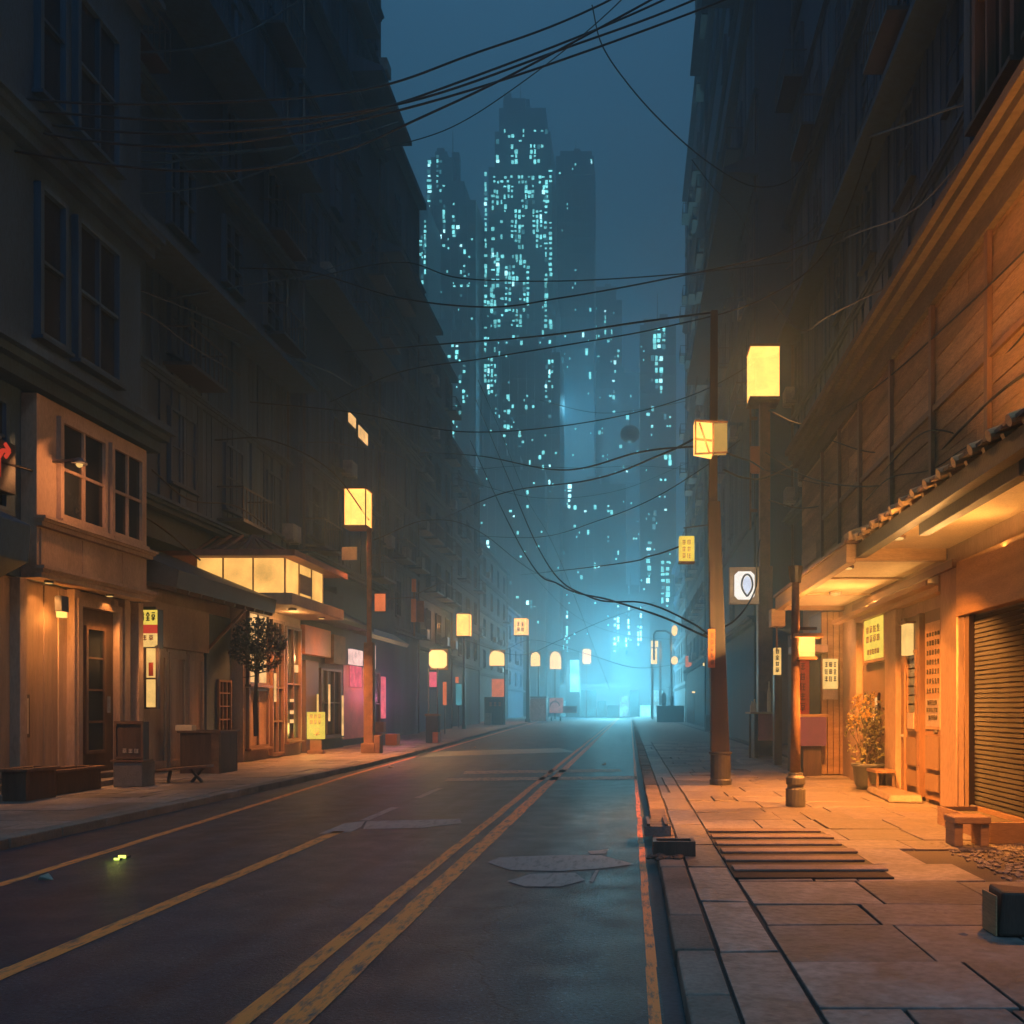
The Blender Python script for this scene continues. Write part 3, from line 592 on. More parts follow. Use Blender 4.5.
# small lit sign boards and cabinets on the left pavement
t = thing('pavement_sign', 'small glowing yellow sign board standing on the left pavement', 'sign', G(315, 753.5, PV))
z = 31.2; p = W(315, 0, z); x0, x1 = W(307.5, 0, z).x, W(324.5, 0, z).x
BX('panel', YEL, t, (x0, x1, z - .06, z + .06, hh(739, z), hh(712, z))); BX('foot', RUST, t, (x0 + .02, x1 - .02, z - .12, z + .12, PV, PV + .12), (x0 + .1, x1 - .1, z - .04, z + .04, PV + .121, hh(739, z) - .001))
m = MB(); glyphs(m, (x0 + .08, z - .061, hh(725, z)), (1, 0, 0), (0, 0, 1), (0, -1, 0), 3, 2, x1 - x0 - .16, .4, .02, 3); glyphs(m, (x0 + .2, z - .061, hh(737, z)), (1, 0, 0), (0, 0, 1), (0, -1, 0), 1, 1, .3, .34, .03, 5); m.build('lettering', OCHRE, t)
light((p.x, z - .5, 1.0), 25, (1, .6, .15), .2, t)

# ------------------------------------------------------------------ left: small shops further on
t = thing('teal_shop', 'left shop with a blue-grey canopy and an orange-lit fascia after the restaurant', 'building', (-15, 33.5, 0))
BX('wall', PLAST3, t, (-20, -11.6, 31.1, 36.4, .1, 6.2)); BX('fascia', ORANGE, t, (-11.6, -11.3, 31.3, 34, 3.6, 4.6)); BX('fascia_end', RUST, t, (-11.6, -11.25, 34.2, 35.6, 3.4, 4.5))
m = MB(); m.extr([(-11.6, 31.2, 4.9), (-10.3, 31.2, 4.75), (-10.3, 31.2, 4.9), (-11.6, 31.2, 5.6)], (0, 5, 0)); m.build('canopy', PLAST3, t)
d = BX('door', TIMB2, t, (-11.6, -11.45, 31.8, 33.1, .15, 3.4)); m = MB(); m.box(-11.45, -11.4, 32.9, 32.96, 1.0, 2.2); m.build('handle', CREAML, d)  # the handle glows: a bright glint put into its material
win(t, -11.6, 1, 33.5, 35.8, .6, 3.2, TIMB2, GLASS, 2, 1, .08, .12); m = MB(); m.box(-11.5, -11.44, 35.9, 35.97, .5, 2.2); m.box(-11.5, -11.44, 34.3, 34.36, 1.2, 2.6); m.build('light_strip', WARMW, t)
light((-10.6, 32.4, 3.5), 40, (1, .35, .12), .1, t)
t = thing('pink_shop', 'left shop glowing pink with a low curved awning and neon strips', 'building', (-15.5, 40.5, 0))
BX('wall', PLAST3, t, (-20, -11.9, 36.5, 45.5, .1, 6.6)); m = MB()
m.extr([(-11.9, 36.7, 5.0), (-10.7, 36.7, 4.6), (-10.6, 36.7, 4.75), (-11.3, 36.7, 5.2), (-11.9, 36.7, 5.35)], (0, 6.5, 0)); m.build('awning', STEEL, t)
BX('lit_sign', PALEP, t, (-11.9, -11.75, 38.0, 39.6, 3.55, 4.2)); BX('pink_wall', PINKP, t, (-11.9, -11.84, 37.2, 40.3, .4, 3.5)); BX('pink_sign', PINK, t, (-11.9, -11.78, 38.0, 39.5, 2.6, 3.5))
m = MB(); m.box(-11.9, -11.8, 43.0, 43.5, 1.2, 3.2); m.build('neon_strip', PINK, t); win(t, -11.9, 1, 41, 42.6, .4, 3.4, TIMB2, GLASS, 1, 1)
m = MB(); m.box(-11.9, -11.8, 41.6, 41.75, 3.5, 4.6); m.build('pale_strip', PALEP, t)
light((-11.0, 39, 3.0), 80, (1, .25, .3), .2, t); light((-11.2, 43.2, 2.2), 100, (1, .2, .45), .2, t)
for a, b, c_, lab in ((378, 386, 0, 'pile of brown boxes beside the pink shop door'),):
    t = thing('box_pile', lab, 'boxes', (-10.4, 38.5, PV)); k = random.Random(5)
    for i, (x, y, z, s) in enumerate(((-10.7, 38.2, PV, .55), (-10.1, 38.3, PV, .5), (-10.65, 38.25, PV + .56, .45))):
        q = BX('carton', (TIMB, ORANGE, RUST)[i], t, (x - s / 2, x + s / 2, y - s / 2, y + s / 2, z, z + s * .95), bev=.012)

# street lamps with big box lanterns
def street_lamp(label, base, pole_h, lant, off, col, mat, power, group='street lamps with box lanterns', thick=.2, lower=.34, text=None, name='street_lamp', post=DARKM, depth=None, down=16, halo=0):
    x, y = base; w, h = lant; dp = depth or w; t = thing(name, label, 'street lamp', (x, y, PV), group)
    split = pole_h * .5
    m = MB(); m.box(x - lower / 2, x + lower / 2, y - lower / 2, y + lower / 2, PV, split); m.box(x - thick / 2, x + thick / 2, y - thick / 2, y + thick / 2, split, pole_h); m.build('pole', post, t, bev=.015)
    BX('base', post, t, (x - lower * .75, x + lower * .75, y - lower * .75, y + lower * .75, PV, PV + .35), bev=.02)
    cx = x + off; z0 = pole_h
    ln = BX('lantern', mat, t, (cx - w / 2, cx + w / 2, y - dp / 2, y + dp / 2, z0 + .06, z0 + h - .06))
    m = MB(); e = .035; m.box(cx - w / 2 - .05, cx + w / 2 + .05, y - dp / 2 - .05, y + dp / 2 + .05, z0, z0 + .058); m.box(cx - w / 2 - .05, cx + w / 2 + .05, y - dp / 2 - .05, y + dp / 2 + .05, z0 + h - .058, z0 + h)
    for sx in (-1, 1):
        for sy in (-1, 1): px, py = cx + sx * (w / 2 + .005), y + sy * (dp / 2 + .005); m.box(px - e / 2, px + e / 2, py - e / 2, py + e / 2, z0 + .06, z0 + h - .06)
    m.build('lantern_frame', RUST, ln)
    if text:
        m = MB(); glyphs(m, (cx - w * .32, y - dp / 2 - .003, z0 + h * .2), (1, 0, 0), (0, 0, 1), (0, -1, 0), text[0], text[1], w * .64, h * .6, w * .045, text[2]); m.build('lettering', OCHRE, ln)
    if power:
        light((cx, y, z0 + h * .5), power, col, .12, t)
        if halo: q = light((cx, y, z0 + h * .5), halo, (1, .36, .07), .12, t, 'SPOT', aim=(.15, -1, -.1)); q.data.spot_size = math.radians(130); q.data.spot_blend = 1  # halo: added spot in the lantern, aimed at the viewer to light the haze
        q = light((cx, y, z0 - .12), power * down, (1, .32, .06), .12, t, 'SPOT'); q.data.spot_size = math.radians(118); q.data.spot_blend = .8
    return t
z = 31.6; x = W(369.5, 0, z).x
t = street_lamp('tallest left street lamp with a large square yellow lantern by the pink shop', (x, z), hh(529, z), (.74, 1.38), -.4, AMB, LANT, 130, thick=.15, lower=.32, post=RUST, halo=400)
BX('control_box', RUST, t, (x + .2, x + .42, z - .2, z + .2, PV, hh(735, z)), bev=.02)
s = BX('red_sign', ORL, t, (x + .2, x + .56, z - .06, z + .0, hh(611, z), hh(594, z))); BX('sign_frame', RUST, s, (x + .18, x + .58, z + .001, z + .04, hh(612, z), hh(593, z)))
x = W(464, 0, 68).x; street_lamp('slim left street lamp with a yellow lantern on a thin pole beyond the pink shop', (x, 68), hh(637, 68), (.95, 1.75), 0, AMB, LANT, 240, thick=.16, lower=.2, halo=500)
x = W(528, 0, 100).x; street_lamp('far left lamp post with a lettered yellow box lantern', (x, 100), hh(636, 100), (1.45, 1.95), -.75, AMB, LANT, 300, thick=.3, lower=.42, text=(2, 2, 4), halo=500)
# hanging shop lanterns and pylons in the left row
def pylon(label, base_px, z, lant_px, parts, mat=LANTF, cat='sign', name='sign_pylon', power=250, round_=False):
    x0, x1, y0, y1 = lant_px; a, b = W(x0, y1, z), W(x1, y0, z); t = thing(name, label, cat, (W(base_px, 0, z).x, z, PV))
    for nm, mt, px0, px1, py0, py1, dep in parts:
        p, q = W(px0, py1, z), W(px1, py0, z); BX(nm, mt, t, (p.x, q.x, z - dep / 2, z + dep / 2, max(PV, p.z), q.z), bev=.01)
    m = MB(); w_, h_ = b.x - a.x, b.z - a.z; pts = []
    if round_:
        for i in range(13): t_ = math.pi * i / 12; pts.append((a.x + w_ / 2 + w_ / 2 * math.cos(t_), z - .3, a.z + h_ * .55 + h_ * .45 * math.sin(t_)))
        pts += [(a.x, z - .3, a.z), (b.x, z - .3, a.z)]
    else: c_ = min(w_, h_) * .18; pts = [(a.x + c_, z - .3, a.z), (b.x - c_, z - .3, a.z), (b.x, z - .3, a.z + c_), (b.x, z - .3, b.z - c_), (b.x - c_, z - .3, b.z), (a.x + c_, z - .3, b.z), (a.x, z - .3, b.z - c_), (a.x, z - .3, a.z + c_)]
    m.extr(pts, (0, .45, 0)); ln = m.build('lantern', mat, t)
    m = MB(); m.box(a.x - .06, b.x + .06, z + .151, z + .25, a.z - .08, b.z + .08); m.build('lantern_back', OCHRE, ln)
    if power: light(((a.x + b.x) / 2, z - .9, (a.z + b.z) / 2), power, (1, .6, .25), .3, t)
    return t
pylon('left sign pylon with a glowing shield panel over a dark blue cabinet and pink board', 433, 41, (430.5, 446, 650.5, 668), [('cabinet', PLAST3, 427, 439, 716, 746, .5), ('cabinet_top', TIMB, 426, 440, 714, 715.9, .6), ('post', DARKM, 428, 429.3, 668, 713.9, .06), ('post', DARKM, 437, 438.3, 668, 713.9, .06), ('pink_board', PINK, 429.5, 436.5, 672, 687, .06), ('orange_box', ORANGE, 434, 439.5, 732, 745, .62)])
pylon('left sign pylon with an arched lantern over an orange board and dark lettered box', 497, 86, (490, 504.5, 650.5, 665.5), [('letter_box', PLAST3, 485, 504, 697, 728, .8), ('orange_board', ORL, 492, 504, 679, 696.8, .3), ('post', DARKM, 504.2, 505.4, 652, 728, .12), ('pale_box', STEEL, 486, 492, 713, 728, 1.3)], round_=True)
m = MB(); o = W(489, 707, 86); glyphs(m, (o.x, 85.59, o.z), (1, 0, 0), (0, 0, 1), (0, -1, 0), 3, 1, 1.3, .55, .06, 2); q = m.build('lettering', ORANGE, bpy.data.objects['sign_pylon.001'])
pylon('small arched lantern hung high just right of the lettered lamp post', 535, 112, (531, 540, 652, 666), [('post', DARKM, 538, 539.3, 666, 722, .16)], round_=True, power=220)
pylon('hooded lamp with a round cream lantern on a dark post far down the left side', 555, 128, (550, 561, 651.5, 669), [('post', DARKM, 554, 556, 660, 722, .25)], round_=True, power=220)
pylon('tilted cream lantern hung far down the street left of the bright end', 587, 140, (582.5, 591, 649, 664), [('post', STEEL, 586, 587, 664.1, 722, .15)], power=220)
# boards on brackets
t = thing('bracket_sign', 'narrow orange two-part sign on a bracket pole above the left shops', 'sign', (W(418, 0, 44).x, 44, 5)); z = 44
def BP(nm, mt, par, px0, px1, py0, py1, z, dep=.15, bev=.008): p, q = W(px0, py1, z), W(px1, py0, z); return BX(nm, mt, par, (p.x, q.x, z - dep / 2, z + dep / 2, p.z, q.z), bev=bev)
BP('upper_board', ORANGE, t, 412, 416, 579, 592, z); BP('lower_board', ORANGE, t, 411.5, 416, 599, 622, z); BP('side_board', RUST, t, 417, 424, 601, 622, z); BP('pole', RUST, t, 413.5, 415, 592.1, 598.9, z, .05); BP('pole_foot', RUST, t, 413.5, 415, 622.1, 636, z, .05)
MB().bar(W(416.2, 594, z), W(440, 583, z + 2), .05).build('arm', DARKM, t); MB().bar(W(416.2, 597, z), W(408, 602, z) + Vector((-3, 0, 0)), .04).build('arm', DARKM, t)
t = thing('flag_sign', 'small pale square sign on an arm left of the tallest lamp', 'sign', (W(350, 0, 33).x, 33, 5)); BP('board', PAPER, t, 342, 357, 547, 560, 33, .08); MB().bar(W(330, 548, 33) + Vector((-3.2, 0, 0)), W(341.8, 551, 33), .05).build('arm', DARKM, t)
t = thing('neon_sign', 'tall thin orange-red neon sign right of the shield pylon', 'sign', (W(435, 0, 55).x, 55, 2)); BP('panel', ORL, t, 443, 446.5, 682, 705, 55, .12); BP('post', DARKM, t, 444.2, 445.4, 705.1, 735, 55, .08)
t = thing('blue_sign', 'pale blue lit panel sign by the slim left lamp', 'sign', (W(459, 0, 72).x, 72, 2)); BP('panel', DIMC, t, 456, 461.5, 684, 705, 72, .15); BP('post', DARKM, t, 458.4, 459.4, 705.1, 730, 72, .1); BP('red_light', ORL, t, 455.5, 458.5, 677, 683, 72, .15)
t = thing('food_cart', 'pinkish street cart with a round emblem far down the left kerb', 'cart', (W(553, 0, 118).x, 118, 0)); z = 118
BP('body', E('cart_glow', (1, .35, .25), .35, var=.4), t, 550, 563, 698, 713, z, 1.6); BP('skirt', ORANGE, t, 563.1, 577, 706, 713, z, 1.0); m = MB(); c = W(555.5, 706, z)
for i in range(10):
    a, b = math.pi * i / 10, math.pi * (i + 1) / 10; m.bar((c.x + .6 * math.cos(a), z - .83, c.z + .6 * math.sin(a)), (c.x + .6 * math.cos(b), z - .83, c.z + .6 * math.sin(b)), .04, .14)
m.build('emblem', RUST, t)
for px in (552, 561): MB().cyl((W(px, 0, z).x - .1, z - .7, .3), (W(px, 0, z).x + .1, z - .7, .3), .3, n=14).build('wheel', DARKM, t)
t = thing('skip_container', 'dark grey container on the left pavement next to the pink cart', 'container', (W(540, 0, 108).x, 108, 0)); BP('body', STEEL, t, 531, 547, 698, 721, 108, 2.5, .04); BP('lid', DARKM, t, 530.5, 547.5, 696.5, 697.9, 108, 2.7, .02)

# ------------------------------------------------------------------ tall dark fronts
tall('tower_block', 'tallest left block with dark board cladding rising out of the picture', -12.9, 1, 20.8, 34, 46, PLAST, seed=3, slats=True, z0=6.3, first=7.6, eaves=((21, 33.8, 13.5, 1.2), (21, 33.8, 21, 1.4)))
tall('tower_block', 'second left block with dark boarding and two small lit yellow windows', -12.6, 1, 34.2, 45.3, 41, PLAST3, seed=5, slats=True, z0=6.7, first=8.0, eaves=((34.3, 45, 18, 1.3), (40, 45.4, 30, 1.6)), bay=2.6)
tall('tower_block', 'third left block stepping down behind the overhead cables', -13.3, 1, 45.8, 56.5, 33, PLAST2, seed=7, slats=True, first=6.5, eaves=((46, 56.4, 25, 1.6),), bal=.4)
tall('tower_block', 'fourth left block with projecting balconies above the slim lamp', -13.9, 1, 57, 70, 27, PLAST3, seed=9, first=6, bal=.6)
tall('tower_block', 'lower left block behind the lettered lamp post', -15.3, 1, 70.5, 91, 24, PLAST2, seed=12, first=6, bay=4, bal=.4)
tall('tower_block', 'low hazy left block after the lettered lamp post', -17, 1, 91.5, 124, 20, PLAST3, seed=14, first=6, bay=5, bal=.2)
tall('tower_block', 'last hazy left block before the bright street end', -19, 1, 124.5, 160, 17, PLAST2, seed=15, first=5, bay=6, bal=.1)
tb = [o for o in bpy.data.objects if o.name.startswith('tower_block')]
o = MB(); z = 41; X = -12.6
for a, b, y0, y1 in ((349, 356, 421, 431), (359, 368, 424, 436)):
    yy0, yy1 = zx(a, X + .22), zx(b, X + .22); f = BX('lit_window', WARMW, tb[1], (X + .13, X + .22, yy0, yy1, hh(y1, 41), hh(y0, 41))); BX('lit_window_frame', DARKM, f, (X + .1, X + .19, yy0 - .1, yy1 + .1, hh(y1, 41) - .1, hh(y0, 41) + .1))
tall('dark_tower', 'huge unlit right tower set back behind the plank-fronted shop', 7.0, -1, 13.6, 38.5, 62, PLAST, seed=21, slats=True, z0=.1, first=10, eaves=((14, 38, 17, .8),), bal=.15, bay=3.4, storey=4.2)
tall('dark_tower', 'second right tower with a slab edge rising past the tall right lamp', 5.6, -1, 39.2, 66, 84, PLAST3, seed=22, slats=True, first=6, eaves=((39.2, 65, 25, 1.5), (39.2, 48, 39, 1.8), (55, 66, 48, 1.2)), bal=.2, bay=3.6, storey=4.6)
tall('dark_tower', 'third right tower closing the right edge of the night sky', 6.3, -1, 66.6, 100, 58, PLAST2, seed=23, first=6, bay=4.4, storey=4.2, bal=.35)
tall('dark_tower', 'hazy right block beside the far street lamps', 7.4, -1, 100.6, 150, 24, PLAST3, seed=24, first=5, bay=6, bal=.2)

# ------------------------------------------------------------------ right: the lit plank-fronted shop with its canopy
t = thing('corner_shop', 'right foreground shop with plank upper wall, tiled eave, lit cream canopy soffit and roller shutter', 'building', (6, 14, 0))
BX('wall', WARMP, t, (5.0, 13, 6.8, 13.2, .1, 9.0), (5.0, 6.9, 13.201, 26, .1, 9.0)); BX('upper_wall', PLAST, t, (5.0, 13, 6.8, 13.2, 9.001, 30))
m = MB(); k = random.Random(6)
for i in range(9):
    z0 = 4.9 + i * .41; y = 6.8
    while y < 25.9: l = k.uniform(2.2, 4.5); m.box(5.0, 5.0 - k.uniform(.025, .045), y + .004, min(y + l, 26) - .004, z0 + .006, z0 + .404); y += l
m.build('plank_cladding', PLANK, t)
cornice(t, 5.0, -1, 6.7, 26.1, 8.65, FRIEZE, .5, .5); BX('band', FRIEZE, t, (5.0, 4.87, 6.8, 26.05, 8.25, 8.649))
m = MB()
for y in (10.2, 12.3, 14.6, 16.9, 19.2, 21.1, 23): m.box(4.95, 4.88, y, y + .12, 4.9, 8.24)
for a, b in ((10.32, 12.3), (12.42, 14.6), (14.72, 16.9), (16.9 + .12, 19.2), (19.32, 21.1), (21.22, 23)): m.box(4.95, 4.9, a, b, 6.5, 6.6)
m.build('batten', TIMB, t)
f = win(t, 5.0, -1, 11.35, 12.75, 9.9, 13.4, TIMB2, GLASS, 2, 1, .12, .16); win(t, 5.0, -1, 9.6, 10.9, 9.9, 13.4, TIMB2, GLASS, 2, 1, .12, .16); cornice(t, 5.0, -1, 6.7, 13.3, 14.1, PLAST, .5, .5, 'string_course'); BX('corner_board', PLAST2, t, (4.99, 4.9, 12.98, 13.22, 9.2, 29))
# ground floor
for q in ((5.0, 4.84, 13.35, 14.05, .1, 3.85), (5.0, 4.85, 16.45, 17.15, .1, 3.51), (5.0, 4.85, 19.3, 19.9, .1, 3.85)): BX('pillar', WARMP, t, q, bev=.015)
BX('lintel', OCHRE, t, (5.0, 4.82, 14.06, 19.29, 3.52, 3.86), bev=.012); BX('shutter_head', OCHRE, t, (5.0, 4.83, 9.0, 13.34, 3.05, 3.86), bev=.012); BX('lintel_trim', TIMB, t, (4.819, 4.76, 13.3, 19.3, 3.78, 3.9))
m = MB(); z = .32
while z < 3.02: m.extr([(4.98, 9.3, z), (4.955, 9.3, z + .008), (4.962, 9.3, z + .056), (4.98, 9.3, z + .062)], (0, 3.65, 0)); z += .066
sh = m.build('roller_shutter', M('shutter_metal', (.022, .024, .028), rough=.85, spec=.12, stretch=(1, 1, .3), var=.5, dirt=.6), t); BX('shutter_backing', DARKM, sh, (5.0, 4.979, 9.2, 13.0, .1, 3.04)); BX('shutter_rail', TIMB2, sh, (5.0, 4.88, 12.96, 13.12, .1, 3.04)); BX('bottom_bar', STEEL, sh, (4.99, 4.9, 9.3, 12.95, .16, .31))
BX('shutter_jamb', WARMP, t, (5.0, 4.87, 13.13, 13.34, .1, 3.04)); BX('shutter_sill', CONC2, t, (5.0, 4.8, 9.0, 13.33, .09, .158))
# menu panel
mp_ = BX('menu_panel', TIMB, t, (5.0, 4.93, 14.2, 15.05, .2, 3.3)); BX('menu_sheet', M('menu_paper', (.50, .33, .20), rough=.8, var=.15), mp_, (4.929, 4.915, 14.27, 14.98, 1.35, 3.1)); m = MB()
k = random.Random(9)
for r in range(7):
    for c in range(5):
        y = 14.9 - c * .13; z = 2.86 - r * .155
        if k.random() < .93: glyphs(m, (4.914, y, z), (0, -1, 0), (0, 0, 1), (-1, 0, 0), 1, 1, .1, .11 if r else .08, .018, r * 7 + c)
m.build('lettering', INK, mp_); m = MB()
for i, (z, y0, y1) in enumerate(((1.74, 14.4, 14.85), (1.62, 14.36, 14.9), (1.5, 14.36, 14.8))): glyphs(m, (4.912, y1, z), (0, -1, 0), (0, 0, 1), (-1, 0, 0), 5, 1, y1 - y0, .1, .016, i + 40)
o = BX('notice', PAPER, mp_, (4.9149, 4.913, 14.3, 14.95, 1.4, 1.85)); m.build('notice_lettering', INK, mp_); BX('lower_panel', TIMB2, mp_, (4.929, 4.9, 14.3, 14.95, .35, .62), (4.929, 4.9, 14.3, 14.95, .7, 1.25)); MB().cyl((4.93, 14.45, 1.31), (4.88, 14.45, 1.31), .03).build('knob', DARKM, mp_)
# door with long glass
d = BX('door', TIMB, t, (5.0, 4.94, 15.2, 16.4, .2, 3.3)); win(d, 4.94, -1, 15.42, 15.95, 1.3, 2.7, TIMB, GLASS, 0, 8, .05, .05, name='door_glass', sill=False)
BX('door_panel', TIMB2, d, (4.939, 4.9, 15.4, 15.98, .35, .62), (4.939, 4.9, 15.4, 15.98, .7, 1.18)); BX('stile', TIMB, d, (4.939, 4.885, 15.2, 15.34, .2, 3.3), (4.939, 4.885, 16.05, 16.2, .2, 3.3)); BX('pale_notice', PAPER, d, (4.895, 4.88, 15.5, 15.85, 1.34, 1.62))
s = BX('door_lamp', CREAML, t, (4.9, 4.78, 15.55, 15.85, 2.62, 3.16)); BX('lamp_cap', RUST, s, (4.93, 4.75, 15.5, 15.9, 3.161, 3.2)); MB().cyl((4.9, 16.1, 1.2), (4.84, 16.1, 1.2), .03).build('knob', STEEL, d)
# lit poster over the shrub
sp_ = BX('poster', YEL, t, (4.93, 4.88, 17.3, 18.75, 2.68, 3.5)); BX('poster_frame', OCHRE, sp_, (4.95, 4.87, 17.22, 17.295, 2.62, 3.51), (4.95, 4.87, 18.755, 18.83, 2.62, 3.51), (4.95, 4.87, 17.296, 18.754, 2.62, 2.679)); m = MB(); glyphs(m, (4.879, 18.6, 3.0), (0, -1, 0), (0, 0, 1), (-1, 0, 0), 4, 2, 1.05, .38, .02, 3); glyphs(m, (4.879, 18.5, 2.76), (0, -1, 0), (0, 0, 1), (-1, 0, 0), 5, 1, .9, .15, .016, 8); m.build('lettering', OCHRE, sp_)
d2 = BX('side_door', TIMB2, t, (5.0, 4.95, 17.3, 19.1, .2, 2.6)); win(d2, 4.95, -1, 17.8, 18.3, 1.35, 2.0, TIMB, WARMW, 0, 0, .05, .05, name='side_glass', sill=False)
# canopy: cream soffit, fascia boards, tiled eave
cn = BX('canopy', CREAM, t, (3.55, 4.99, 14.3, 20.95, 4.08, 4.16)); BX('canopy_fascia', OCHRE, cn, (3.40, 3.55, 14.15, 21.05, 3.98, 4.28), (3.551, 4.99, 20.951, 21.05, 3.98, 4.28), (3.551, 4.98, 14.15, 14.299, 4.02, 4.28), bev=.012); BX('canopy_deck', TIMB, cn, (3.36, 4.99, 14.1, 21.1, 4.281, 4.34)); BX('canopy_beam', OCHRE, cn, (3.56, 4.98, 16.4, 16.52, 4.055, 4.079)); BX('canopy_beam', OCHRE, cn, (3.56, 4.98, 18.7, 18.82, 4.055, 4.079))
cf = BX('front_soffit', CREAM, t, (3.72, 4.99, 6.8, 14.099, 4.20, 4.27))
BX('signboard', DARKM, t, (3.72, 3.86, 8.6, 11.6, 3.92, 4.199), bev=.01)
m = MB(); y = 6.6; k = random.Random(12)
while y < 14.25:
    a = (3.5, 4.3); b_ = (4.86, 5.0)
    for i in range(4):
        u0, u1 = i / 4, (i + 1) / 4; x0 = 3.5 + 1.4 * u0; x1 = 3.5 + 1.4 * u1 + .05; z0 = 4.30 + .55 * u0 + .035 + k.uniform(-.006, .006); z1 = 4.30 + .55 * u1 + .01
        m.hexa([(x0, y + .01, z0), (x1, y + .01, z1), (x1, y + .22, z1), (x0, y + .22, z0), (x0, y + .01, z0 + .04), (x1, y + .01, z1 + .03), (x1, y + .22, z1 + .03), (x0, y + .22, z0 + .04)])
    y += .235
tl = m.build('tiled_eave', TILE, t); m = MB(); y = 6.7
while y < 14.2: m.bar((3.56, y, 4.27), (4.9, y, 4.82), .07, .09); m.cyl((3.46, y + .12, 4.33), (3.62, y + .12, 4.39), .06, n=8); y += .47
m.build('rafters', OCHRE, tl); BX('eave_fascia', DARKM, tl, (3.56, 3.715, 6.6, 14.28, 4.06, 4.265))
m = MB(); m.hexa([(3.4, 14.0, 4.3), (4.99, 14.0, 4.9), (4.99, 14.3, 4.9), (3.4, 14.3, 4.3), (3.4, 14.0, 4.45), (4.99, 14.0, 5.05), (4.99, 14.3, 5.05), (3.4, 14.3, 4.45)]); m.build('verge_board', OCHRE, tl, bev=.01)
# lamps of the canopy: tube behind the lintel moulding, two round downlights, a strip on the tiled eave
st = MB().cyl((4.74, 14.4, 3.68), (4.74, 20.6, 3.68), .016).build('strip_light', TUBE, t); light((4.72, 17.6, 3.71), 1150, (1, .48, .13), kind='AREA', size=(.08, 6.2), aim=(-.35, 0, 1), parent=st); light((4.72, 11.6, 3.75), 720, (1, .46, .12), kind='AREA', size=(.08, 4.6), aim=(-.35, 0, 1), parent=st); BX('tube_holder', OCHRE, st, (4.815, 4.66, 14.08, 20.7, 3.62, 3.66), (4.659, 4.635, 14.08, 20.7, 3.62, 3.71))
for x, y, p in ((3.9, 8.6, 900), (3.85, 13.0, 8500), (3.6, 15.0, 15500), (4.2, 18.4, 3200)):
    dl = MB().cyl((x, y, 4.07 if y > 14.2 else 4.19), (x, y, 4.03 if y > 14.2 else 4.15), .13, n=20).build('downlight', RUST, t); MB().cyl((x, y, 4.029 if y > 14.2 else 4.149), (x, y, 4.02 if y > 14.2 else 4.14), .1, n=20).build('downlight_glass', CREAML, dl)
    o = light((x, y, 3.98), p, (1, .31, .045), .1, dl, 'SPOT'); o.data.spot_size = math.radians(112); o.data.spot_blend = .9
es = MB()
for a, b in ((7.9, 9.2), (9.6, 11.1), (12.0, 12.5)): es.box(3.9, 3.94, a, b, 4.60, 4.63)
es = es.build('eave_light', TUBE, tl); light((3.95, 10.3, 4.8), 430, (1, .36, .06), kind='AREA', size=(.1, 1.6), aim=(.75, 0, 1), parent=es, spread=math.radians(135))
# things by the shop front
t = thing('flower_shrub', 'bushy yellow-flowering shrub in a pot under the lit poster', 'shrub', (4.4, 17.6, PV)); c0 = W(868, 722, 17.6); k = random.Random(31)
m = MB()
for i in range(22): a = Vector((c0.x + k.uniform(-.1, .1), 17.6 + k.uniform(-.1, .1), .5)); b = c0 + Vector((k.uniform(-.35, .35), k.uniform(-.3, .3), k.uniform(-.5, .5))); m.cyl(a, b, .014, .006, 5)
m.build('stems', BARK, t); m = MB(); fl = MB()
for i in range(1100):
    while True:
        p = Vector((k.uniform(-1, 1), k.uniform(-1, 1), k.uniform(-1, 1)))
        if p.length < 1: break
    q = c0 + Vector((p.x * .46, p.y * .4, p.z * .72 - .12 - .1 * abs(p.x)))
    if (math.sin(q.x * 11) + math.sin(q.z * 9 + 1) + math.sin(q.y * 12)) < -.4: continue
    u = Vector((k.uniform(-1, 1), k.uniform(-1, 1), k.uniform(-1, 1))).normalized(); v = u.orthogonal().normalized(); s = k.uniform(.03, .06); m.face([q - u * s, q + v * s * .5, q + u * s, q - v * s * .5])
m.build('leaves', LEAFG, t)
for i in range(110):
    a, e_ = k.uniform(0, 6.28), k.uniform(-.2, 1.2); cc = (W(858, 702, 17.5), W(866, 716, 17.4), W(850, 720, 17.5), W(872, 700, 17.6))[i % 4]; fl.ico(cc + Vector((math.cos(a) * k.uniform(0, .17), -k.uniform(0, .15), math.sin(a) * k.uniform(0, .15))), k.uniform(.02, .035), 1, jit=.2)
fl.build('blossom', FLOWER, t); m = MB(); m.lathe([(.2, PV), (.26, PV + .1), (.3, PV + .42), (.33, PV + .45), (.33, PV + .5), (.27, PV + .5), (.26, PV + .44)], (c0.x, 17.6)); m.build('pot', M('glazed_pot', (.05, .055, .06), rough=.3), t, smooth=True)
t = thing('side_stand', 'small low dark stand behind the flowering shrub by the shop door', 'stand', (4.3, 16.6, PV)); BX('top', TIMB, t, (4.45, 4.82, 16.3, 16.95, .52, .57)); 
for x in (4.47, 4.76):
    for y in (16.32, 16.89): BX('leg', TIMB2, t, (x, x + .04, y, y + .04, PV, .519))
BX('shelf', TIMB2, t, (4.512, 4.758, 16.362, 16.888, .25, .28))
for i, (a, b, y, w_) in enumerate(((4.45, 4.75, 15.1, .9),)):
    m = MB(); m.hexa([(4.3, 15.0, PV), (4.82, 14.8, PV), (4.82, 17.0, PV), (4.45, 17.0, PV), (4.34, 15.04, PV + .13), (4.82, 14.84, PV + .15), (4.82, 16.96, PV + .15), (4.49, 16.96, PV + .13)]); o = m.build('door_step', KERB, None, bev=.04); tag(o, 'worn rounded stone step under the glazed shop door', 'step')
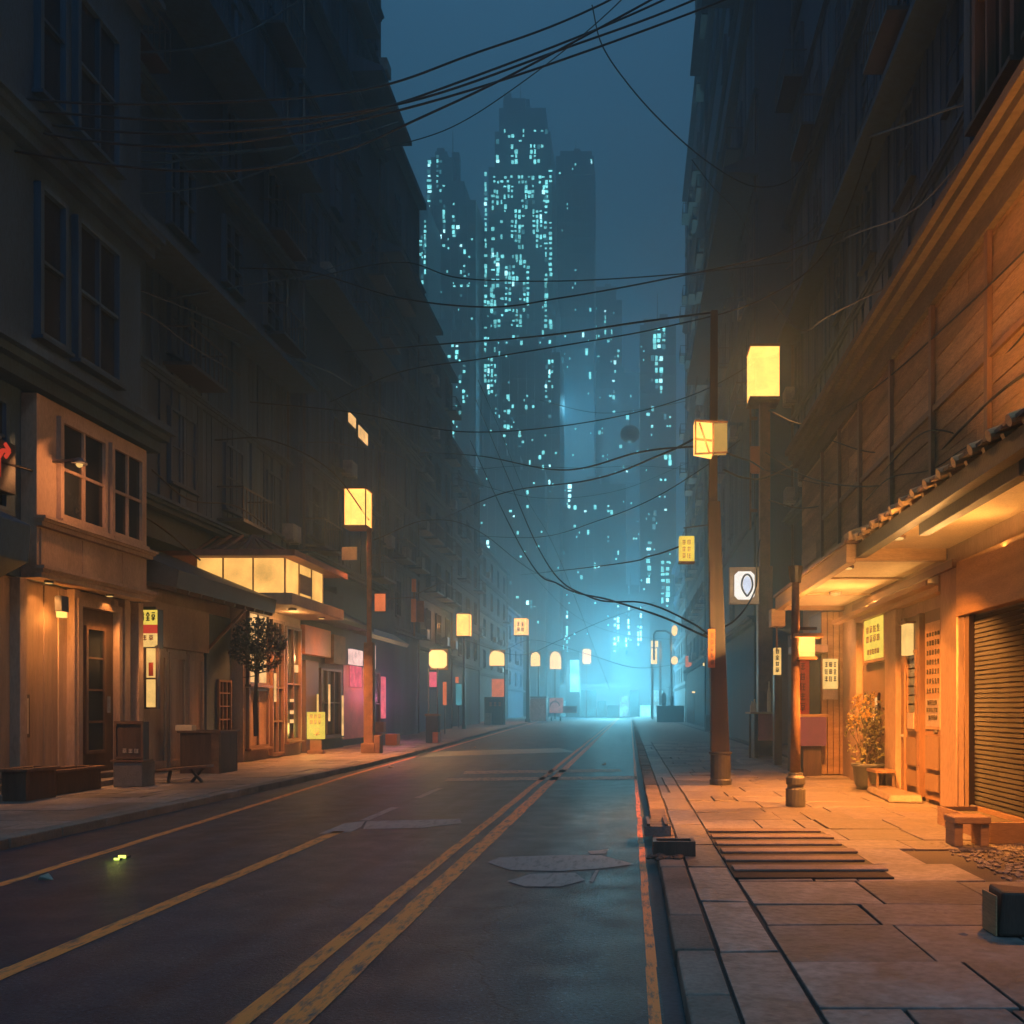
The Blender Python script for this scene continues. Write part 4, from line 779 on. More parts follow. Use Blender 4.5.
def stool(name, label, c, w_, d_, h, mat, cat): 
    t = thing(name, label, cat, (c[0], c[1], PV)); x, y = c; BX('seat', mat, t, (x - w_ / 2, x + w_ / 2, y - d_ / 2, y + d_ / 2, PV + h - .08, PV + h), bev=.012)
    for sx in (-1, 1): BX('leg', mat, t, (x + sx * (w_ / 2 - .06) - .05, x + sx * (w_ / 2 - .06) + .05, y - d_ / 2 + .03, y + d_ / 2 - .03, PV, PV + h - .081), bev=.01)
    return t
p = G(966, 846, PV); stool('block_stool', 'squat wooden block stool in front of the shutter', (p.x + .05, p.y + .1), .42, .36, .34, OCHRE, 'stool')
p = G(1000, 838, PV); t = thing('low_trough', 'low trough of dry earth against the roller shutter', 'trough', (4.5, 10.8, PV)); BX('walls', OCHRE, t, (4.2, 4.78, 10.5, 10.55, PV, .36), (4.2, 4.78, 12.25, 12.3, PV, .36), (4.2, 4.25, 10.551, 12.249, PV, .36), (4.73, 4.78, 10.551, 12.249, PV, .36)); BX('earth', SOIL, t, (4.251, 4.729, 10.551, 12.249, PV, .3))
p = G(1012, 937, PV); t = thing('stone_block', 'broken stone block with its orange-lit side painted ochre at the right frame edge', 'block', (p.x, p.y, PV)); m = MB(); x, y = p.x, p.y
m.hexa([(x - .09, y, PV), (x + .3, y - .02, PV), (x + .3, y + .3, PV), (x - .08, y + .3, PV), (x - .06, y + .01, .43), (x + .3, y, .42), (x + .3, y + .28, .40), (x - .05, y + .28, .44)]); m.build('block', TIMB2, t, bev=.02); BX('painted_lit_side', OCHRE, t, (x - .105, x - .092, y + .02, y + .26, PV, .40), bev=.004)  # ochre sheet stands for orange light on the left side of the block
p = G(670, 856, PV); t = thing('kerb_crate', 'battered dark crate and rubble lying on the right kerb beside the road', 'crate', (p.x, p.y, PV)); x, y = p.x + .02, p.y
for i, b in enumerate(((x - .2, x + .25, y - .04, y, PV, .28), (x - .2, x + .25, y + .32, y + .36, PV, .26), (x - .2, x - .16, y + .001, y + .319, PV, .27), (x + .21, x + .25, y + .001, y + .319, PV, .27), (x - .16, x + .21, y + .001, y + .319, PV, .15))): BX('board', TIMB2, t, b)
m = MB(); k = random.Random(2)
for i in range(26): m.ico((x - .1 + k.uniform(-.16, .18), y - .2 + k.uniform(-.12, .1), PV + .015), k.uniform(.015, .05), 1, 1.3, 1, .7, .25)
o = m.build('rubble', TIMB2); tag(o, 'little heap of dark rubble in front of the kerb crate', 'rubble')
p = G(655, 836, PV); t = thing('kerb_box', 'grey slatted box lying on the right kerb behind the crate', 'box', (p.x, p.y, PV)); BX('slats', CONC2, t, *[(p.x - .13, p.x + .2, p.y + i * .16, p.y + .12 + i * .16, PV, .24) for i in range(5)]); BX('runner', TIMB2, t, (p.x - .1, p.x - .06, p.y, p.y + .76, .241, .27), (p.x + .12, p.x + .16, p.y, p.y + .76, .241, .27))
# next premises beyond the canopy
t = thing('kiosk', 'narrow right kiosk with timber posts and red boards just past the canopy', 'building', (4.6, 23, 0)); z = 20.95
BX('wall', TIMB, t, (4.5, 4.99, 21.2, 22.6, .1, 3.97)); boards(t, 21.19, -1, 0, 0, 0, 0, TIMB) if False else None
m = MB(); k = random.Random(3); x = 4.5
while x < 4.95: m.box(x + .01, x + .13, 21.195 - k.uniform(.02, .08), 21.195, .15, 3.95); x += .14
m.build('timber_front', OCHRE, t); lb = BX('light_poster', CREAML, t, (4.52, 4.86, 21.04, 21.1, 2.15, 2.85)); m = MB(); glyphs(m, (4.54, 21.039, 2.3), (1, 0, 0), (0, 0, 1), (0, -1, 0), 3, 3, .3, .5, .016, 31); m.build('lettering', RUST, lb); BX('poster_tail', PAPER, lb, (4.52, 4.86, 21.06, 21.1, 1.9, 2.148))
t = thing('red_booth', 'right booth with a red lettered panel and red counter behind the lamp post', 'booth', (4.2, 22, 0)); BX('wall', PLAST3, t, (3.96, 4.46, 21.6, 22.6, .1, 3.5)); z = 21.3
BP('red_panel', RED, t, 797, 809, 658, 714, z, .1); BP('blue_panel', PLAST3, t, 809.2, 820, 658, 714, z, .08); BP('counter', E('counter_glow', (1, .16, .10), .28), t, 797, 822, 717, 745, z, 1.0, .02); BP('top', OCHRE, t, 795, 823, 714.2, 716.8, z, 1.1); BP('stand', TIMB2, t, 800, 818, 745.2, 775, z, .8); BP('roof', TIMB, t, 792, 824, 646, 654, z, 1.0, .02); BP('post', TIMB, t, 794, 796.5, 654.2, 775, z, .2)
m = MB(); a = W(799, 712, z - .052); glyphs(m, a, (1, 0, 0), (0, 0, 1), (0, -1, 0), 1, 5, .18, 1.2, .024, 6); m.build('lettering', M('deep_red_ink', (.12, .015, .01), bump=0), t); light((W(815, 0, z).x, z - 1.0, 3.2), 36, (1, .42, .15), .15, t)
t = thing('lit_column_sign', 'slim upright lit sign on a dark column left of the lamp post', 'sign', (W(778, 0, 25).x, 25, PV)); BP('column', DARKM, t, 773.5, 781, 675, 771, 25, .3, .01); BP('panel', CREAML, t, 774, 780.5, 648, 674.8, 25, .25); m = MB(); a = W(774.6, 673, 24.874); glyphs(m, a, (1, 0, 0), (0, 0, 1), (0, -1, 0), 1, 4, .15, .68, .02, 5); m.build('lettering', TIMB, t)
t = thing('street_counter', 'street counter with a pink front and small bottles under the leaf sign', 'counter', (W(761, 0, 28.3).x, 28.3, PV)); z = 28.3; BP('front', PINKP, t, 756, 773, 714, 740, z, 1.0, .02); BP('top', OCHRE, t, 748, 774, 712, 713.8, z, 1.3); BP('leg', TIMB2, t, 749, 751, 714, 758, z, .1); BP('side_panel', DARKM, t, 752.2, 755.8, 714, 757, z, 1.0)
for px, h_ in ((752, 9), (754.5, 11), (769, 26)): a = W(px, 712, z); MB().lathe([(.06, a.z), (.06, a.z + h_ * .022), (.025, a.z + h_ * .03), (.025, a.z + h_ * .037)], (a.x, z), 8).build('bottle', CREAM, t)

# ------------------------------------------------------------------ right: lamps and poles
z = 14.5; x = W(795.5, 0, z).x
t = thing('lamp_post', 'slender dark lamp post on a stepped base at the canopy edge', 'street lamp', (x, z, PV)); m = MB(); m.lathe([(.16, PV), (.16, PV + .28), (.13, PV + .3), (.13, PV + .34), (.155, PV + .36), (.155, PV + .46), (.12, PV + .5), (.12, PV + .54)], (x, z), 18); m.build('base', DARKM, t, bev=.006); MB().lathe([(.085, PV + .54), (.075, 1.6), (.065, 3.2), (.06, 3.72)], (x, z), 14).build('post', RUST, t, smooth=True); MB().cyl((x, z, 3.72), (x, z, 3.98), .09, .12, 14).build('cap', DARKM, t)
MB().bar((x, z, 2.98), (x + .34, z, 2.98), .05).build('arm', DARKM, t); lx = W(804, 0, z).x + .02; ln = BX('lantern', LANT, t, (lx - .10, lx + .13, z - .13, z + .13, hh(657, z), hh(638, z))); m = MB(); m.box(lx - .2, lx + .26, z - .2, z + .2, hh(637.8, z), hh(634, z)); m.box(lx - .13, lx + .16, z - .16, z + .16, hh(660, z), hh(657.1, z)); m.build('lantern_frame', OCHRE, ln); light((lx, z, hh(647, z)), 80, AMB, .07, t)
z = 18.6; x = W(720.5, 0, z).x
t = thing('utility_pole', 'tapering brown timber pole in a banded dark sleeve with a tilted glass lantern', 'pole', (x, z, PV)); MB().lathe([(.23, PV), (.23, PV + .1), (.21, PV + .12), (.21, PV + .62), (.24, PV + .64), (.24, PV + .68)], (x, z), 20).build('sleeve', DARKM, t, bev=.006); m = MB(); m.hexa([(x - .2, z - .17, PV + .68), (x + .17, z - .17, PV + .68), (x + .17, z + .17, PV + .68), (x - .2, z + .17, PV + .68), (x - .26, z - .12, 5.95), (x - .02, z - .12, 5.95), (x - .02, z + .12, 5.95), (x - .26, z + .12, 5.95)]); m.hexa([(x - .25, z - .09, 5.951), (x - .07, z - .09, 5.951), (x - .07, z + .09, 5.951), (x - .25, z + .09, 5.951), (x - .2, z - .07, 9.9), (x - .06, z - .07, 9.9), (x - .06, z + .07, 9.9), (x - .2, z + .07, 9.9)]); m.build('shaft', M('pole_timber', (.034, .025, .021), stretch=(5, 5, .3), scale=2, var=.4, rough=.6), t, bev=.012)
a, b = W(693, 460, z), W(724, 430, z); m = MB(); m.hexa([(a.x, z - .42, a.z + .05), (a.x + .36, z - .46, a.z - .02), (a.x + .36, z - .14, a.z - .02), (a.x, z - .14, a.z + .05), (a.x, z - .42, b.z + .04), (a.x + .36, z - .46, b.z), (a.x + .36, z - .14, b.z), (a.x, z - .14, b.z + .04)]); ln = m.build('lantern', LANT, t); BX('side_pane', E('dim_pane', (1, .55, .14), .5), t, (a.x + .37, b.x + .02, z - .44, z - .14, a.z + .06, b.z)); m = MB()
for q, u in (((a.x + .02, z - .45, b.z + .06), (a.x + .02, z - .45, a.z)), ((a.x + .37, z - .48, b.z + .03), (a.x + .37, z - .48, a.z - .05)), ((a.x + .1, z - .46, b.z), (a.x + .3, z - .48, a.z + .0)), ((a.x, z - .45, b.z + .05), (b.x + .03, z - .46, b.z + .02)), ((a.x, z - .45, a.z), (b.x + .03, z - .46, a.z + .03)), ((a.x + .02, z - .455, a.z + .3), (a.x + .35, z - .475, a.z + .26))): m.bar(q, u, .03)
m.build('lantern_frame', RUST, ln); light((a.x + .15, z - .75, a.z + .3), 50, AMB, .1, t); q = light((a.x + .16, z - .3, a.z + .32), 320, (1, .40, .08), .08, t, 'SPOT', aim=(0, -1, -.1)); q.data.spot_size = math.radians(120); q.data.spot_blend = 1  # the spot is added, facing the viewer, for a halo round this lantern
o = BX('orange_plate', ORANGE, t, (W(708, 0, z).x - .02, W(714, 0, z).x, z - .24, z - .18, hh(668, z), hh(630, z))); m = MB(); glyphs(m, (W(709, 0, z).x, z - .241, hh(666, z)), (1, 0, 0), (0, 0, 1), (0, -1, 0), 1, 5, .09, .68, .012, 3); m.build('lettering', RUST, o)
for px0, px1, py0, py1, lab, mat, nm in ((679, 694, 537, 562, 'small yellow lettered lantern sign hung left of the timber pole', YEL, 'lantern_sign'),):
    z = 21.5; t = thing(nm, lab, 'sign', W(686, 550, z)); BP('box', mat, t, px0, px1, py0, py1, z, .3, .02); m = MB(); a = W(681.5, 559, z - .151); glyphs(m, a, (1, 0, 0), (0, 0, 1), (0, -1, 0), 2, 3, .24, .48, .018, 17); m.build('lettering', OCHRE, t); BP('frame', RUST, t, px0 - .6, px1 + .6, py1 + .1, py1 + 1.2, z, .34); MB().bar(W(686, 537, z) + Vector((0, 0, .02)), W(686, 528, z), .02).build('hanger', DARKM, t); MB().bar(W(684, 528, z), W(715, 524, 18.75), .03).build('arm', DARKM, t); light(W(686, 550, z) + Vector((0, -.5, 0)), 12, (1, .65, .2), .15, t)
z = 30; x = W(764.5, 0, z).x
t = thing('tall_street_lamp', 'tallest right street lamp with a big square yellow lantern above the canopy', 'street lamp', (x, z, PV)); BX('pole', POLE, t, (x - .24, x + .24, z - .24, z + .24, PV, 6.4), (x - .17, x + .17, z - .17, z + .17, 6.401, hh(404, z)), bev=.02); lx = W(763, 0, z).x; ln = BX('lantern', LANT, t, (lx - .47, lx + .47, z - .47, z + .47, hh(401, z), hh(352, z))); m = MB(); m.box(lx - .5, lx + .5, z - .5, z + .5, hh(404, z), hh(401.2, z)); m.box(lx - .5, lx + .5, z - .5, z + .5, hh(351.8, z), hh(349.5, z)); m.build('lantern_frame', RUST, ln); light((lx, z, hh(376, z)), 150, AMB, .15, t); q = light((lx, z, hh(376, z)), 560, (1, .36, .07), .15, t, 'SPOT', aim=(-.1, -1, -.1)); q.data.spot_size = math.radians(130); q.data.spot_blend = 1; q = light((lx, z, hh(408, z)), 3500, (1, .32, .06), .15, t, 'SPOT'); q.data.spot_size = math.radians(105); q.data.spot_blend = .8  # first spot is added, turned to the viewer so the haze glows
BX('base', DARKM, t, (x - .36, x + .36, z - .36, z + .36, PV, .7), bev=.03); BP('side_box', ORANGE, t, 750, 759.5, 447, 473, z, .2); m = MB(); m.box(x - .5, x - .44, z - .03, z + .03, hh(530, z), hh(405, z)); m.box(x - .44, x - .241, z - .03, z + .03, hh(512, z), hh(509, z)); m.box(x - .44, x - .241, z - .03, z + .03, hh(420, z), hh(417, z)); m.build('side_rod', RUST, t)
t = thing('leaf_sign', 'white glowing square sign with a pointed leaf emblem hung on the tallest right lamp', 'sign', W(744, 586, 29.4)); z = 29.5; BP('frame', OCHRE, t, 729, 759, 567.5, 604.5, z, .2, .02); m = MB(); a, b = W(734, 600, z), W(754, 572, z); c_ = .12
m.extr([(a.x + c_, z - .101, a.z), (b.x - c_, z - .101, a.z), (b.x, z - .101, a.z + c_), (b.x, z - .101, b.z - c_), (b.x - c_, z - .101, b.z), (a.x + c_, z - .101, b.z), (a.x, z - .101, b.z - c_), (a.x, z - .101, a.z + c_)], (0, -.05, 0)); m.build('panel', WHITE, t); m = MB(); C0 = W(746.5, 586, z); pts = []
for i in range(21):
    q = -math.pi / 2 + 2 * math.pi * i / 20; r_ = .18 * (abs(math.cos(q)) if math.sin(q) > 0 else 1 - abs(math.sin(q)) ** 1.7); pts.append((C0.x + r_ * (1 if math.cos(q) > 0 else -1), z - .156, C0.z + .36 * math.sin(q)))
for p_, q_ in zip(pts, pts[1:]): m.bar(p_, q_, .012, .06)
m.build('emblem_outline', INK, t); m = MB(); m.extr([(p_[0] * .78 + C0.x * .22, z - .1515, p_[2] * .84 + C0.z * .16) for p_ in pts[:-1]], (0, -.003, 0)); m.build('emblem', E('emblem_light', (.75, .82, 1.0), .9), t); BX('mount', DARKM, t, (W(757.6, 0, z).x, W(764, 0, z).x - .2, z - .04, z + .04, hh(588, z), hh(584, z))); light(W(744, 586, z) + Vector((0, -.5, 0)), 18, (1, .85, .7), .2, t)
t = thing('junction_box', 'plain orange-brown box clamped to the front of the canopy corner', 'box', W(782, 617, 21)); BP('body', OCHRE, t, 770, 784, 609.5, 627, 21.3, .4, .015); BP('conduit', RUST, t, 776, 777.4, 627.1, 650, 21.3, .05)
# far right lamps
z = 120; t = thing('far_lamp', 'pale far right lamp column with two stacked white lanterns', 'street lamp', (W(653, 0, z).x, z, PV)); BP('column', STEEL, t, 651, 653.5, 664, 719, z, .4, .03); BP('lantern', LANTF, t, 651, 658, 641, 647, z, .9); BP('lower_lantern', LANTF, t, 651, 657, 648.5, 664, z, .8); BP('back_post', STEEL, t, 659, 661.5, 641, 705, z + .6, .3); light(W(655, 652, z - 1), 350, (1, .8, .55), .3, t)
z = 112; t = thing('far_lamp', 'arched far right lamp with a round lantern hanging from its bend', 'street lamp', (W(671, 0, z).x, z, PV)); m = MB()
for a, b in (((654, 660), (654, 634)), ((654, 634), (656, 631)), ((656, 631), (666, 631)), ((666, 631), (671, 634)), ((671, 634), (672, 720))): m.cyl(W(*a, z), W(*b, z), .13, n=8)
m.build('arch', DARKM, t); MB().ico(W(674.5, 630.5, z - .3), .55, 2, .7, .7, 1.25).build('upper_lantern', LANTF, t, smooth=True); MB().ico(W(674.5, 660.5, z - .3), .55, 2, .8, .8, 1.0).build('lower_lantern', LANTF, t, smooth=True); light(W(674.5, 646, z - 1.2), 350, (1, .75, .4), .3, t)
z = 75; t = thing('far_lamp', 'small orange lamp on a thin post left of the timber pole', 'street lamp', (W(704, 0, z).x, z, PV)); BP('post', DARKM, t, 704.5, 706, 666, 727, z, .12); BP('lantern', LANTF, t, 703, 706.5, 650, 665.8, z, .3); light(W(703, 658, z - .6), 30, (1, .55, .25), .2, t)
t = thing('red_plate', 'little red plate sign on the hazy right block', 'sign', W(688, 662, 92)); BP('plate', ORL, t, 685.5, 691.5, 656, 667, 92, .2); BP('arm', DARKM, t, 691.6, 697, 660, 661, 92, .1)
t = thing('thin_post', 'thin pale post light standing alone far right', 'post', (W(694, 0, 85).x, 85, PV)); BP('shaft', STEEL, t, 693.6, 694.4, 693, 722, 85, .08); BP('lamp_head', LANTF, t, 692, 695, 691.4, 692.9, 85, .25)
z = 100; planter_box('wide dark planter trough far down the right pavement', W(657, 0, z).x, W(684, 0, z).x, z, z + 2, hh(706, z), PLAST3)
for px, w_, h_, lab in ((664, 5, 13, 'dark round-topped jar on the far planter trough'), (672, 4, 10, 'small grey jar on the far planter trough')):
    a = W(px, 705.5, z + .6); m = MB(); r_ = w_ * z / F / 2; H_ = h_ * z / F; m.lathe([(r_ * .8, a.z), (r_, a.z + H_ * .3), (r_, a.z + H_ * .75), (r_ * .6, a.z + H_ * .95), (r_ * .3, a.z + H_)], (a.x, z + .9), 12); tag(m.build('jar', STEEL, None, smooth=True), lab, 'jar')
t = thing('bollard', 'short dark bollard far right by the thin orange lamp', 'bollard', (W(708, 0, 62).x, 62, PV)); BP('shaft', DARKM, t, 705.5, 710, 715, 731, 62, .3, .03); BP('foot', DARKM, t, 704.5, 711, 728, 731.5, 62, .42)
# studs on the road
for i, (px, py, s, lab) in enumerate(((124, 858, .034, 'larger of the two glowing yellow-green road studs'), (118, 860, .024, 'smaller of the two glowing yellow-green road studs'))):
    p = G(px, py); t = thing('road_stud', lab, 'road stud', p, 'glowing road studs'); BX('housing', DARKM, t, (p.x - s * 1.5, p.x + s * 1.5, p.y - s, p.y + s * 1.6, 0, s * .8), bev=.006); BX('reflector', STUD, t, (p.x - s * 1.2, p.x + s * 1.2, p.y - s * 1.25, p.y - s * 1.01, s * .15, s * 1.1)); light((p.x, p.y - .12, .08), .25, (.8, .9, .1), .03, t)
k = random.Random(44); lit_ = [(205, 800, 'crumpled pale scrap by the left gutter'), (237, 783, 'orange-lit scrap lying on the left kerb'), (330, 771, 'small upright orange scrap on the left of the road'), (475, 748, 'tiny pale scrap in the middle of the far road'), (393, 768, 'thin torn scrap right of the tallest left lamp'), (605, 765, 'pale folded paper by the right edge line'), (50, 880, 'flat brown cardboard piece in the near left gutter'), (548, 776, 'folded card lying across the faded stop line')]
for px, py, lab in lit_:
    p = G(px, py); s = .10 * k.uniform(.8, 1.4); m = MB(); q = [Vector((p.x + k.uniform(-s, s), p.y + k.uniform(-s, s), .01 + k.uniform(0, s * .8))) for _ in range(4)]; q[0].z = q[2].z = .008
    m.extr([q[0], q[1], q[2], q[3]], (0, 0, .006)); tag(m.build('paper_scrap', PAPER, None), lab, 'scrap', 'litter on the road')

# ------------------------------------------------------------------ the far city: hazy towers with lit windows
def tower(label, px0, px1, ptop, z, dep, steps, lits, mat=CYAN, seed=1, cell=(4.2, 6.5), name='skyscraper', fins=True):
    """steps: (px0, px1, py top) blocks; lits: (px0, px1, py0, py1, share lit, material) window fields"""
    k = random.Random(seed); t = thing(name, label, 'skyscraper', (W((px0 + px1) / 2, 0, z).x, z + dep / 2, 0)); m = MB(); i = 0
    for a, b, tp in [(px0, px1, ptop)] + list(steps):
        x0, x1 = W(a, 0, z).x, W(b, 0, z).x; e = .4 * i; m.box(x0, x1, z + e, z + dep - e, -.05 if not i else 1.0, hh(tp, z)); i += 1
    m.build('shaft', TOWER, t); m = MB(); x0, x1 = W(px0, 0, z).x, W(px1, 0, z).x; n = max(2, int((x1 - x0) / 1.6))
    for q in range(n + 1): x = x0 + (x1 - x0 - .25) * q / n; m.box(x, x + .25, z - .28, z - .001, 0, hh(ptop, z) - .2)
    zz = 4.0
    while zz < hh(ptop, z) - 1: m.box(x0, x1, z - .14, z - .0015, zz, zz + .35); zz += 3.7
    m.build('fins', TOWER, t); cnt = 0
    rest, big = MB(), []
    for a, b, ya, yb, share, mt in lits:
        cw, ch = cell; nx, ny = max(1, round((b - a) / cw)), max(1, round((yb - ya) / ch))
        for iy in range(ny):
            for ix in range(nx):
                if k.random() > share * 3.3 * (.5 + .5 * math.sin(ix * 1.1 + seed) * math.sin(iy * .33 + seed * 2)) ** 2: continue
                u, v = a + (b - a) * (ix + k.uniform(.04, .3)) / nx, a + (b - a) * (ix + k.uniform(.6, .97)) / nx; s, r_ = ya + (yb - ya) * (iy + k.uniform(.05, .3)) / ny, ya + (yb - ya) * (iy + k.choice((.5, .7, .95))) / ny
                big.append((W(u, r_, z), W(v, s, z), k.choice((mt, mt, DIMC, CYAN2 if k.random() < .35 else mt))))
    for ix in range(int((px1 - px0) / 2.6)):
        for iy in range(int((640 - ptop) / 4.4)):
            if k.random() < .014 + .05 * (math.sin(ix * .9 + seed) * math.sin(iy * .21 + seed) > .3):
                u, v = px0 + ix * 2.6 + .6, ptop + 4 + iy * 4.4; p, q = W(u, v + 1.6, z), W(u + k.choice((.9, 1.5)), v, z); rest.box(p.x, q.x, z - .39, z - .285, p.z, q.z)
    big.sort(key=lambda g: -(g[1].x - g[0].x) * (g[1].z - g[0].z)); extra = {}
    for i, (p, q, mt) in enumerate(big):
        if i < 94: BX('lit_window', mt, t, (p.x, q.x, z - .42, z - .29, p.z, q.z))
        else: rest.box(p.x, q.x, z - .42, z - .29, p.z, q.z)
    if len(rest.bm.verts): rest.build('small_windows', CYAN, t)['kind'] = 'stuff'
    m = MB(); kx = W((px0 + px1) / 2, 0, z).x; top = hh(min([ptop] + [q[2] for q in steps]), z)
    for i in range(3): xx = kx + k.uniform(-.25, .25) * (x1 - x0); m.box(xx - .8, xx + .8, z + 2 + i * 2.6, z + 4 + i * 2.6, hh(ptop, z) - .5, top + .6 + k.uniform(.5, 2.0))
    m.cyl((kx, z + 3, top), (kx, z + 3, top + k.uniform(3, 7)), .14, .06, 6); m.build('roof_plant', TOWER, t)
    return t
tower('tallest central skyscraper with stacked cyan windows and a stepped top', 482, 556, 290, 195, 14, [(485, 553, 230), (488, 552, 165), (494, 550, 128), (498, 545, 103), (502, 524, 92)], [(484, 488, 172, 300, .9, CYAN), (491, 500, 190, 300, .5, CYAN), (496, 548, 130, 165, .35, CYAN), (493, 549, 176, 200, .55, CYAN), (500, 550, 200, 250, .42, CYAN), (544, 553, 170, 330, .85, CYAN), (490, 530, 255, 330, .55, CYAN), (484, 497, 300, 395, .55, CYAN), (498, 552, 330, 420, .13, CYAN)], seed=3, cell=(3.6, 5.2))
tower('slim left skyscraper with a dotted cyan column of windows', 424, 476, 200, 190, 12, [(426, 464, 180), (430, 452, 155), (434, 446, 148)], [(427, 432, 160, 330, .5, CYAN), (436, 446, 155, 240, .35, CYAN), (452, 460, 215, 240, .4, CYAN), (400, 424, 240, 256, .0, CYAN), (425, 470, 245, 300, .12, CYAN)], seed=5, cell=(3.4, 5))
tower('lower left skyscraper beside the slim one with scattered lights', 398, 428, 205, 176, 12, [(402, 420, 190)], [(400, 426, 240, 258, .6, CYAN), (421, 427, 215, 290, .6, CYAN), (415, 426, 320, 350, .3, CYAN), (402, 426, 290, 345, .15, CYAN)], seed=6, cell=(3.4, 5))
tower('plain dark slab right of the central skyscraper with two bright corner lights', 556, 594, 156, 210, 12, [(560, 592, 150)], [(590, 593.5, 160, 185, .9, CYAN2), (564, 568, 182, 190, 1, CYAN2), (558, 592, 300, 420, .05, CYAN)], seed=8, cell=(3.5, 8))
tower('middle-distance slab in front of the central skyscraper', 500, 560, 352, 178, 12, [(505, 552, 345)], [(503, 510, 395, 440, .4, CYAN), (545, 554, 360, 400, .5, CYAN), (505, 555, 400, 540, .06, CYAN)], seed=9, cell=(3.4, 5))
tower('faint wide slab left of the big right towers', 596, 652, 380, 215, 10, [(600, 640, 372)], [(600, 615, 380, 384, .6, CYAN), (598, 650, 390, 560, .05, CYAN)], seed=10, cell=(3.4, 5))
tower('dark flat-topped block with a narrow lit edge in mid view', 568, 626, 484, 180, 10, [(572, 600, 480)], [(567, 572, 484, 510, .8, CYAN2), (570, 620, 500, 600, .04, CYAN)], seed=11, cell=(3.4, 5))
tower('right skyscraper with a bright cyan square near its top', 640, 676, 325, 176, 12, [(644, 668, 318)], [(652, 666, 328, 350, .95, CYAN), (650, 668, 350, 420, .25, CYAN), (652, 657, 510, 530, 1, CYAN2), (646, 652, 540, 590, .9, CYAN), (660, 670, 560, 610, .9, CYAN), (646, 672, 400, 520, .08, CYAN)], seed=13, cell=(4.5, 6))
tower('low bright tower at the street end striped with tall cyan lights', 611, 650, 600, 170, 8, [(616, 646, 594)], [(613, 620, 604, 655, 1.3, CYAN2), (625, 630, 606, 655, .8, CYAN2), (637, 642, 606, 655, .9, CYAN2)], seed=15, cell=(3.2, 6))
tower('hazy low block left of the bright street end', 540, 612, 520, 186, 8, [(548, 580, 505)], [(566, 572, 600, 660, .6, CYAN), (545, 605, 530, 650, .1, CYAN)], seed=17, cell=(3.4, 5))
tower('grey hazy block behind the lettered lamp post', 478, 545, 470, 172, 5, [(484, 520, 455)], [(482, 490, 540, 580, .6, CYAN2), (485, 540, 480, 640, .05, CYAN)], seed=19, cell=(3.4, 5))
# the bright glass-fronted hall across the end of the street
z = 167; t = thing('glass_hall', 'long low bright cyan glass-fronted hall closing the far end of the street', 'building', (W(610, 0, z).x, z + 3, 0)); x0, x1 = W(560, 0, z).x, W(668, 0, z).x
BX('roof', TOWER, t, (x0 - .5, x1 + .5, z - .8, z + 8, 5.6, 6.2)); BX('back_wall', TOWER, t, (x0, x1, z + .3, z + 7.5, 0, 5.599)); k = random.Random(8); x = x0; i = 0
while x < x1 - .5:
    w_ = k.uniform(1.4, 2.4); e = min(x + w_, x1); mt = k.choice((HALLG, DIMC, CYAN, DIMC)); f = BX('shopfront', mt, t, (x + .12, e - .12, z - .1, z + .25, .1, k.choice((2.2, 3.0, 4.0, 5.0)))); x = e; i += 1
for x, p in ((-9, 1), (-5, 1.3), (-1, 1.3), (3.5, 1)): light((x, z - 16, 5.5), END_GLOW * p * .5, (.30, .85, 1.0), .5, t)  # unseen cyan lamps without fixtures, added for the teal glow at the end
light((-2, z - 14, 13), END_GLOW * 1.3, (.20, .68, .9), 2, t)  # one more unseen lamp, higher up, added to lift the teal glow
for px, hgt, p in ((597, 30, 4.5), (640, 22, 3.5), (530, 40, 4.0), (560, 66, 3.5)): light((W(px, 0, 193).x, 193, hgt), END_GLOW * p, (.16, .58, .82), 3, t)  # unseen lamps added behind the towers to make the haze glow
# a lit window strip of a side shop near the hall
t = thing('side_shop', 'narrow lit cyan shop window on the left just before the hall', 'shop', (W(574, 0, 145).x, 145, 0)); BP('wall', TOWER, t, 566, 580, 652, 717, 146, 1.5); BP('shop_window', CYAN, t, 570, 579, 660, 692, 145, .3)
light(W(575, 676, 142), END_GLOW * .15, (.3, .85, 1), .5, t)

